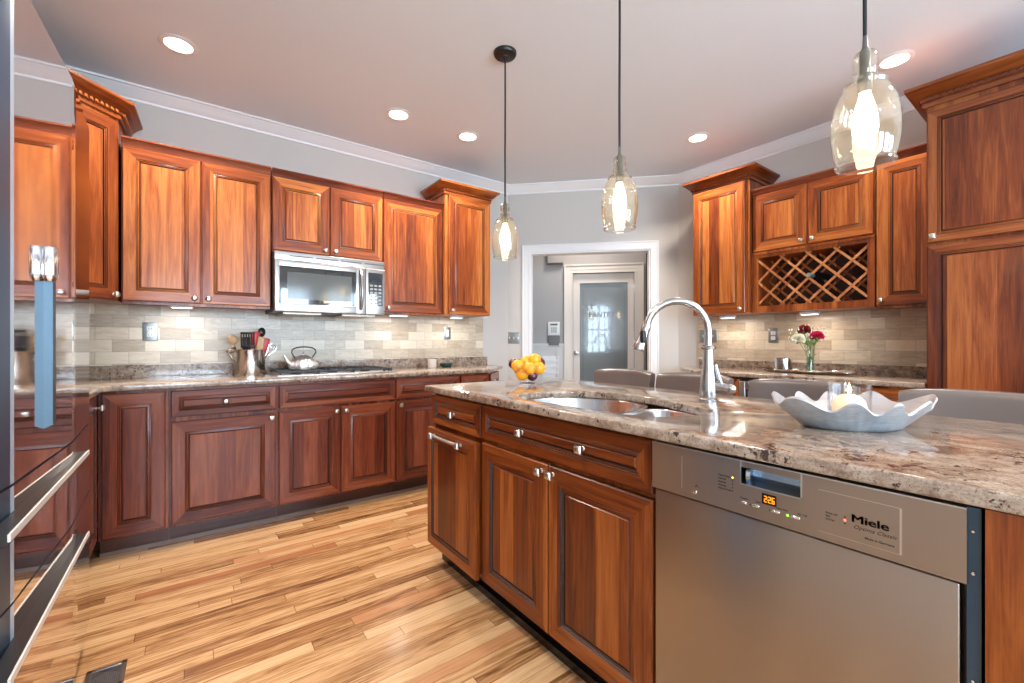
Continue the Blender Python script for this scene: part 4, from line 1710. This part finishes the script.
def ladle_head(m, L):
    m.lathe([(.0, -.028), (.020, -.024), (.033, -.010), (.036, .004), (.034, .004), (.030, -.008), (0, -.024)], 18, c=(.026, 0, L + .01))


def whisk_head(m, L):
    for k in range(5):
        a = PI * k / 5
        pts = []
        for j in range(13):
            t = j / 12
            rr_ = .026 * math.sin(PI * t) ** .8
            if j <= 12:
                ph = t * PI
                x = .028 * math.sin(2 * ph) * .5 if False else .026 * math.cos(PI * (t - .5) * 1.0) * (1 if t < .5 else 1)
            s_ = -1 if t < .5 else 1
            q = abs(t - .5) * 2
            w_ = .027 * math.sin(PI * min(1, .15 + .85 * (1 - q)) * .5 + (0 if True else 0)) if q > .5 else .027 * math.sqrt(max(0, 1 - (1 - q / .5) ** 2)) if q < .5 else .027
            pts.append((s_ * w_ * math.cos(a), s_ * w_ * math.sin(a), L + .09 * (1 - q ** 1.4)))
        m.tube(pts, .0011, 5, 0)


utensil('slotted_turner', 'black slotted turner, the widest tool in the crock', -.012, -.02, -.16, 1.35, .185, slot_head, BLACK).rotation_euler = (0, 0, 0)
utensil('silicone_spatula', 'bright red spatula standing upright in the crock', .008, -.015, .10, .2, .195, spat_head, RED)
utensil('silicone_spoon', 'smaller red spoon leaning right in the crock', .030, -.01, .28, .1, .160, spat_head, RED)
utensil('wooden_spoon', 'pale wooden spoon leaning left in the crock', -.03, -.01, -.30, .1, .205, spoon_head, TAN)
utensil('wooden_fork', 'pale wooden handle leaning right between the red tools', .02, -.03, .18, -.1, .165, spat_head, TAN)
utensil('serving_spoon', 'black serving spoon standing tallest at the back of the crock', .02, .02, .20, .4, .250, spoon_head, BLACK)
utensil('steel_ladle', 'steel ladle hanging over the left rim of the crock', -.04, .0, -.55, 0, .165, ladle_head, CHROME)
utensil('wire_whisk', 'steel wire whisk leaning over the right rim of the crock', .03, .02, .55, 0, .135, whisk_head, CHROME)
utensil('black_turner', 'plain black turner tucked between the red spatula and wooden spoon', -.01, .03, -.05, .2, .16, spat_head, BLACK)

# candle cup and green dish
px_ = (1.66, 3.40)
m = MB().lathe([(0, 0), (.034, 0), (.036, .004), (.037, .072), (.033, .072), (.032, .058), (0, .058)], 24)
o = m.build('candle_cup', simple('cream_ceramic', (.74, .64, .54), .35), loc=(1.70, 3.46, CZ1))
tag(o, 'small cream cup candle on the back worktop right of the cooktop', 'candle')
m = MB().lathe([(0, 0), (.040, 0), (.056, .014), (.060, .034), (.056, .034), (.050, .016), (0, .008)], 28)
o = m.build('small_dish', simple('dark_green_glaze', (.012, .055, .04), .15), loc=(1.84, 3.46, CZ1))
tag(o, 'dark green glazed dish beside the cream cup candle', 'dish')

# ------------------------------------------------------------------ fruit bowl on the island
bx_, by_ = 1.475, 1.845
r = thing('fruit_bowl', 'clear footed glass bowl holding oranges and plums', 'bowl', (bx_, by_, CZ1))
prof = [(0, 0), (.040, 0), (.042, .006), (.018, .012), (.020, .018), (.045, .030), (.070, .058), (.086, .100), (.090, .104), (.086, .103), (.066, .060), (.042, .034), (0, .024)]
MB().lathe(prof, 40).build('glass_bowl', GLASS, r)


def orange_mat():
    m, nt, b = new_mat('orange_peel')
    N = NT(nt)
    tc = N.n('ShaderNodeTexCoord')
    n = N.noise(tc.outputs['Object'], 220, 2, .5)
    b.inputs['Base Color'].default_value = (.92, .36, .012, 1)
    b.inputs['Roughness'].default_value = .38
    N.bump(n, .25, .001, b)
    return m


ORANGE = orange_mat()
PLUM = simple('plum_skin', (.10, .012, .022), .25)
STEM = simple('stem_brown', (.10, .09, .03), .7)
# directions in the photo: right = (.80,-.60), towards camera = (-.60,-.80)
RT = Vector((.803, -.596, 0))
TC = Vector((-.596, -.803, 0))
mk = None
spots = [(-.052, .020, .094, 'orange', 'orange at the left of the fruit bowl, next to the plums'),
         (-.004, -.028, .113, 'orange', 'orange at the back top of the pile in the fruit bowl'),
         (.040, -.008, .126, 'orange', 'topmost orange of the fruit bowl'),
         (.010, .042, .082, 'orange', 'large front orange in the middle of the fruit bowl'),
         (.060, .020, .082, 'orange', 'orange at the right rim of the fruit bowl'),
         (-.028, .024, .050, 'orange', 'lowest orange at the front left of the fruit bowl'),
         (.026, .020, .042, 'plum', 'dark red plum lowest in the front of the fruit bowl'),
         (-.074, -.022, .104, 'plum', 'dark red plum against the left rim of the bowl'),
         (-.044, -.060, .100, 'plum', 'dark red plum behind the left orange'),
         (.072, -.036, .108, 'plum', 'dark red plum peeking out behind the topmost orange')]
protos = {}
for (a, b_, z, kd, lab) in spots:
    p = Vector((bx_, by_, CZ1 + z)) + RT * a + TC * b_
    if kd not in protos:
        if kd == 'orange':
            m = MB().ball((0, 0, 0), .0355, sub=4, sc=(1, 1, .96), fn=lambda v: 1 - .05 * max(0, v.z) ** 12)
            o = m.build('orange', ORANGE, loc=p)
            MB().ball((0, 0, .032), .0035, sub=1).build('stem', STEM, o)
        else:
            m = MB().ball((0, 0, 0), .029, sub=3, sc=(1, .96, 1), fn=lambda v: 1 - .10 * max(0, v.z) ** 14)
            o = m.build('plum', PLUM, loc=p)
            MB().tube([(0, 0, .024), (.002, 0, .034)], .0015, 6).build('stem', STEM, o)
        protos[kd] = o
    else:
        o = copy_tree(protos[kd], None, p)
    o.rotation_euler = (random.uniform(-.9, .9), random.uniform(-.9, .9), random.uniform(0, 6))
    tag(o, lab, kd, '%ss in the glass fruit bowl' % kd)

# ------------------------------------------------------------------ shell bowl with candle glass
sb = Vector((1.405, .385, CZ1))
ax = Vector((.80, -.60, 0))
rot = math.atan2(ax.y, ax.x)
r = thing('shell_bowl', 'large pearly silver scalloped shell bowl on the island', 'bowl', tuple(sb), rot)


def shell_mat(name, col, col2, rough, metal):
    m, nt, b = new_mat(name)
    N = NT(nt)
    tc = N.n('ShaderNodeTexCoord')
    n = N.noise(N.vmul(tc.outputs['Object'], (22, 22, 150)), 1.0, 4, .65, 1.6)
    N.link(N.mix(n, col, col2), b.inputs['Base Color'])
    b.inputs['Roughness'].default_value = rough
    b.inputs['Metallic'].default_value = metal
    N.bump(n, .35, .004, b)
    return m


SHO = shell_mat('shell_outer', (.80, .90, .97), (.30, .36, .44), .28, .8)
SHI = shell_mat('shell_inner', (.44, .40, .39), (.28, .26, .26), .34, .3)
NT_, NR_ = 128, 16


def shell_pt(t, u, side):
    # plan: pointed oval; u 0..1 from centre to rim
    ca, sa = math.cos(t), math.sin(t)
    a_, b_ = .200, .125
    R0 = (abs(ca / a_) ** 1.75 + abs(sa / b_) ** 1.75) ** (-1 / 1.75)
    ruf = math.cos(9 * t + .6)
    rr_ = R0 * (1 + .055 * ruf * u ** 2)
    k = .30 + .70 * u if u > 0 else 0
    rad = rr_ * (u ** .55)
    zz = .004 + .060 * max(0, (u - .42) / .58) ** .85 + .014 * ruf * u ** 4 + .008 * abs(ca) ** 3 * u ** 3
    rib = .0010 * math.cos(36 * t) * min(1, u * 1.5)
    if side == 0:
        return (rad * ca + rib * ca, rad * sa + rib * sa, max(0, zz - .004))
    return (rad * .985 * ca, rad * .985 * sa, zz + .001)


for side, nm, mt in ((0, 'bowl_outside', SHO), (1, 'bowl_inside', SHI)):
    m = MB()
    rings = []
    for j in range(1, NR_ + 1):
        rings.append([shell_pt(2 * PI * k / NT_, j / NR_, side) for k in range(NT_)])
    if side == 1:
        rings.append([shell_pt(2 * PI * k / NT_, 1, 0) for k in range(NT_)])
    m.loft(rings, 0, True, cap=False)
    ids = [m.vert(p) for p in rings[0]]
    m.face(ids, 0, True)
    m.build(nm, mt, r)
cg = sb + Vector((.028, .012, .006))
r = thing('candle_glass', 'clear glass cylinder holding the lit candle in the shell bowl', 'candle holder', tuple(cg))
MB().lathe([(0, 0), (.046, 0), (.048, .004), (.048, .105), (.0455, .105), (.045, .006), (0, .006)], 40).build('glass_cylinder', GLASS, r)
r = thing('candle', 'lit ball shaped cream candle inside the glass cylinder', 'candle', (cg.x, cg.y, cg.z + .0065))
WAX = simple('cream_wax', (.92, .66, .45), .5, sss=.6, emit=(1, .62, .32), es=.35)  # slight emission stands in for candlelight glowing through the wax
MB().lathe([(0, 0), (.026, .001), (.036, .016), (.039, .034), (.034, .054), (.022, .066), (.012, .069), (0, .064)], 28).build('candle_wax', WAX, r)
MB().tube([(0, 0, .063), (0, 0, .073)], .001, 6).build('wick', BLACK, r)
MB().lathe([(0, .071), (.004, .076), (.005, .081), (.003, .089), (0, .096)], 12).build('flame', FLAME, r)
pl = bpy.data.lights.new('candle_glow', 'POINT')
pl.energy = .35
pl.color = (1, .62, .3)
pl.shadow_soft_size = .02
po = bpy.data.objects.new('candle_glow', pl)
COL.objects.link(po)
po.location = (cg.x - .028, cg.y - .03, cg.z + .058)

# ------------------------------------------------------------------ counter stools
def stool(loc, label, rz):
    r = thing('counter_stool', label, 'stool', loc, rz, 'leather counter stools along the island')
    # local: x = towards the back (away from island), y = across
    m = MB()
    rings = []
    for k in range(13):
        t = -1 + 2 * k / 12
        yy = .213 * t
        bend = -.028 * t * t
        crown = .962 - .012 * abs(t) ** 3
        e = 1 if abs(t) < .97 else .82
        th = .036 * e
        sec = []
        for q in range(28):
            a = 2 * PI * q / 28
            cx = abs(math.cos(a)) ** .35 * (1 if math.cos(a) > 0 else -1)
            sz = abs(math.sin(a)) ** .22 * (1 if math.sin(a) > 0 else -1)
            zc, hz = (crown + .66) / 2, (crown - .66) / 2
            z = zc + hz * sz * (1 if e == 1 else .97)
            lean = (z - .66) * .14
            sec.append((.205 + bend + lean + th * cx, yy, z))
        rings.append(sec)
    m.loft(rings)
    m.build('backrest', LEATHER, r)
    m = MB().rbox((-.21, -.215, .585), (.21, .215, .665), .03)
    m.build('seat', LEATHER, r)
    MB().box((-.19, -.195, .545), (.19, .195, .585)).build('seat_frame', LEGW, r)
    for sx in (-1, 1):
        for sy in (-1, 1):
            m = MB()
            top = .55
            a = Vector((sx * .175, sy * .18))
            b2 = Vector((sx * .195, sy * .20))
            m.loft([[(b2.x + dx * .014, b2.y + dy * .014, 0) for dx, dy in ((-1, -1), (1, -1), (1, 1), (-1, 1))],
                    [(a.x + dx * .020, a.y + dy * .020, top) for dx, dy in ((-1, -1), (1, -1), (1, 1), (-1, 1))]], 0, False)
            m.build('leg', LEGW, r)
    m = MB()
    for sy in (-1, 1):
        m.box((-.185, sy * .19 - .009, .22), (.185, sy * .19 + .009, .25))
    m.box((-.199, -.18, .16), (-.181, .18, .19))
    m.build('stretcher', LEGW, r)
    for sx in (-1, 1):
        m = MB().tube([(.178, sx * .17, .56), (.20, sx * .17, .67)], .012, 8)
        m.build('back_support', LEGW, r)
    return r


slabs = ['taupe leather stool furthest from the camera, below the pantry door', 'taupe leather stool directly behind the faucet',
         'taupe leather stool in front of the flower vase, behind the shell bowl', 'taupe leather stool nearest the camera, before the tall pantry cabinet']
ys = [1.785, 1.322, .795, .235]
s0 = stool((2.0, ys[0], 0), slabs[0], .03)
for i in (1, 2, 3):
    c = copy_tree(s0, None, (2.0, ys[i], 0), (-.02, .0, .015)[i - 1])
    c['label'] = slabs[i]

# ------------------------------------------------------------------ vase, flowers, canister, tray
vx, vy = 3.50, 1.195
r = thing('flower_vase', 'clear glass vase of cut flowers on the right worktop', 'vase', (vx, vy, CZ1 + .003))
MB().lathe([(0, 0), (.030, 0), (.032, .004), (.024, .10), (.034, .205), (.031, .205), (.021, .10), (.028, .008), (0, .008)], 28).build('vase_glass', GLASS, r)
MB().lathe([(0, .009), (.0275, .009), (.021, .10), (.0205, .115), (0, .115)], 24).build('water', thin_glass('water', (.80, .88, .80), .4), r)
GREEN = simple('stem_green', (.09, .22, .03), .5)


def flower(dx, z, dt, r_, mat, label, kd='carnation'):
    base_ = Vector((vx, vy, CZ1 + .02))
    head = Vector((vx, vy, CZ1 + z)) + RT * dx + TC * dt
    root = thing(kd, label, 'flower', tuple(head))
    m = MB()
    rnd = random.Random(int(z * 999))
    for k in range(64):
        # frilled petals
        u = rnd.uniform(-.35, 1)
        a = rnd.uniform(0, 2 * PI)
        rr_ = math.sqrt(max(0, 1 - u * u))
        dct = Vector((rr_ * math.cos(a), rr_ * math.sin(a), u))
        c = dct * r_ * .62
        t1 = dct.cross(Vector((rnd.random(), rnd.random(), rnd.random()))).normalized()
        t2 = dct.cross(t1)
        pts = []
        n = 7
        for j in range(n):
            w_ = (j / (n - 1) - .5) * 2
            pts.append(c + t1 * w_ * r_ * .42 + dct * r_ * (.42 - .10 * w_ * w_) + t2 * r_ * .13 * math.sin(j * 2.4 + k))
        lo_ = c * .2
        i0 = m.vert(lo_)
        ii = [m.vert(p_) for p_ in pts]
        for j in range(n - 1):
            m.face((i0, ii[j], ii[j + 1]), 0)
    m.build('petals', mat, root)
    b0 = base_ - head + RT * (-dx * .25)
    MB().tube([tuple(b0), tuple(b0 * .5 + RT * dx * -.15), (0, 0, -.004)], .0022, 6).build('stem', GREEN, root)
    m = MB()
    m.lathe([(0, -r_ * .7), (r_ * .3, -r_ * .5), (r_ * .4, -.1 * r_)], 10)
    m.build('calyx', GREEN, root)


flower(-.098, .238, .02, .043, simple('white_petals', (.86, .82, .66), .6), 'cream white carnation at the left of the vase')
flower(-.036, .305, -.01, .040, simple('dark_red_petals', (.28, .006, .015), .6), 'dark red carnation, tallest bloom in the vase')
flower(.026, .258, .03, .043, simple('pink_petals', (.72, .02, .12), .6), 'hot pink carnation at the right of the vase')
m = MB()
m2 = MB()
rnd = random.Random(3)
base_ = Vector((0, 0, .02))
for k in range(70):
    a = rnd.uniform(-1, 1)
    dx = a * .135 - .008
    z = .215 + .115 * rnd.random() * (1.05 - abs(a) * .35) + .02
    dt = rnd.uniform(-.05, .03)
    p_ = RT * dx + TC * dt + Vector((0, 0, z))
    m.ball(tuple(p_), rnd.uniform(.0035, .006), sub=1)
    m2.tube([tuple(RT * dx * .25 + Vector((0, 0, .205))), tuple(RT * dx * .7 + TC * dt * .6 + Vector((0, 0, .205 + (z - .205) * .55))), tuple(p_)], .0008, 4)
for k in range(4):
    m2.tube([tuple(RT * (k - 1.5) * .011 + Vector((0, 0, .02))), tuple(RT * (k - 1.5) * -.005 + Vector((0, 0, .205)))], .0014, 6)
r = thing('baby_breath', 'airy spray of tiny white blossoms around the carnations', 'flower', (vx, vy, CZ1))
o = m.build('tiny_blossoms', simple('blossom_white', (.85, .83, .76), .6), r)
o['kind'] = 'stuff'
o = m2.build('fine_stems', GREEN, r)
r = thing('leaf_sprig', 'green leafy sprig standing in the vase', 'plant', (vx, vy, CZ1))
m = MB()
for k, (dx, z0_, z1_) in enumerate(((-.03, .05, .20), (.025, .05, .16), (.02, .16, .27), (-.03, .19, .27), (.0, .2, .30))):
    p0, p1_ = RT * dx * .3 + Vector((0, 0, z0_)), RT * dx * 1.2 + Vector((0, 0, z1_))
    d_ = (p1_ - p0)
    for j in range(5):
        c = p0 + d_ * (j + .5) / 5
        s_ = 1 if j % 2 else -1
        tip = c + RT * s_ * .018 + Vector((0, 0, .014)) + TC * .006
        w_ = Vector((0, 0, .005))
        i = [m.vert(q) for q in (c, (c + tip) / 2 + w_, tip, (c + tip) / 2 - w_)]
        m.face(i, 0)
    m.tube([tuple(p0), tuple(p1_)], .0013, 5)
m.build('leaves', GREEN, r)

r = thing('canister', 'small polished steel lidded canister left of the vase', 'canister', (3.52, 1.375, CZ1 + .006))
MB().lathe([(0, 0), (.054, 0), (.058, .004), (.058, .072), (0, .072)], 30).build('canister_body', CHROME, r)
MB().lathe([(.060, .072), (.060, .096), (.054, .101), (0, .102)], 30).build('lid', CHROME, r)
r = thing('serving_tray', 'long wavy metal leaf tray beneath the vase and canister', 'tray', (3.50, 1.22, CZ1))
m = MB()
n = 40
rings = []
for j in range(9):
    u = j / 8
    rings.append([((.075 * u * (1 + .05 * math.cos(6 * t))) * math.cos(t), (.30 * u * (1 + .05 * math.cos(5 * t))) * math.sin(t), .0022 + .020 * u ** 5 + .006 * u ** 4 * math.sin(7 * t))
                  for t in [2 * PI * k / n for k in range(n)]][::1])
bot = [[(x, y_, max(0, z - .0022)) for x, y_, z in rg] for rg in rings]
m.loft(rings[1:] + list(reversed(bot[1:])), 0, True, cap=True)
m.build('tray_body', simple('tray_metal', (.62, .55, .48), .22, 1), r)
r = thing('dried_twigs', 'bundle of dried brown twigs lying behind the canister', 'decoration', (3.60, 1.50, CZ1 + .004))
m = MB()
for k in range(9):
    a = rnd.uniform(-.5, .5)
    y0_ = rnd.uniform(-.06, .02)
    m.tube([(0, y0_, .002 + .004 * (k % 3)), (.02 * math.sin(a * 3), y0_ + .05, .016 + .004 * (k % 4)), (.04 * a, y0_ + .12, .012 + .02 * rnd.random())], .0022, 5)
m.build('twig', simple('twig_brown', (.20, .10, .05), .7), r)
r2 = thing('dried_twigs', 'dried brown twigs on the right end of the leaf tray', 'decoration', (3.60, .98, CZ1 + .004))
m = MB()
for k in range(8):
    a = rnd.uniform(-.5, .5)
    m.tube([(0, -.05 + .01 * k, .004), (.03 * a, .0, .020), (.05 * a, .06, .012 + .014 * rnd.random())], .0022, 5)
m.build('twig', simple('twig_tan', (.42, .30, .20), .6), r2)
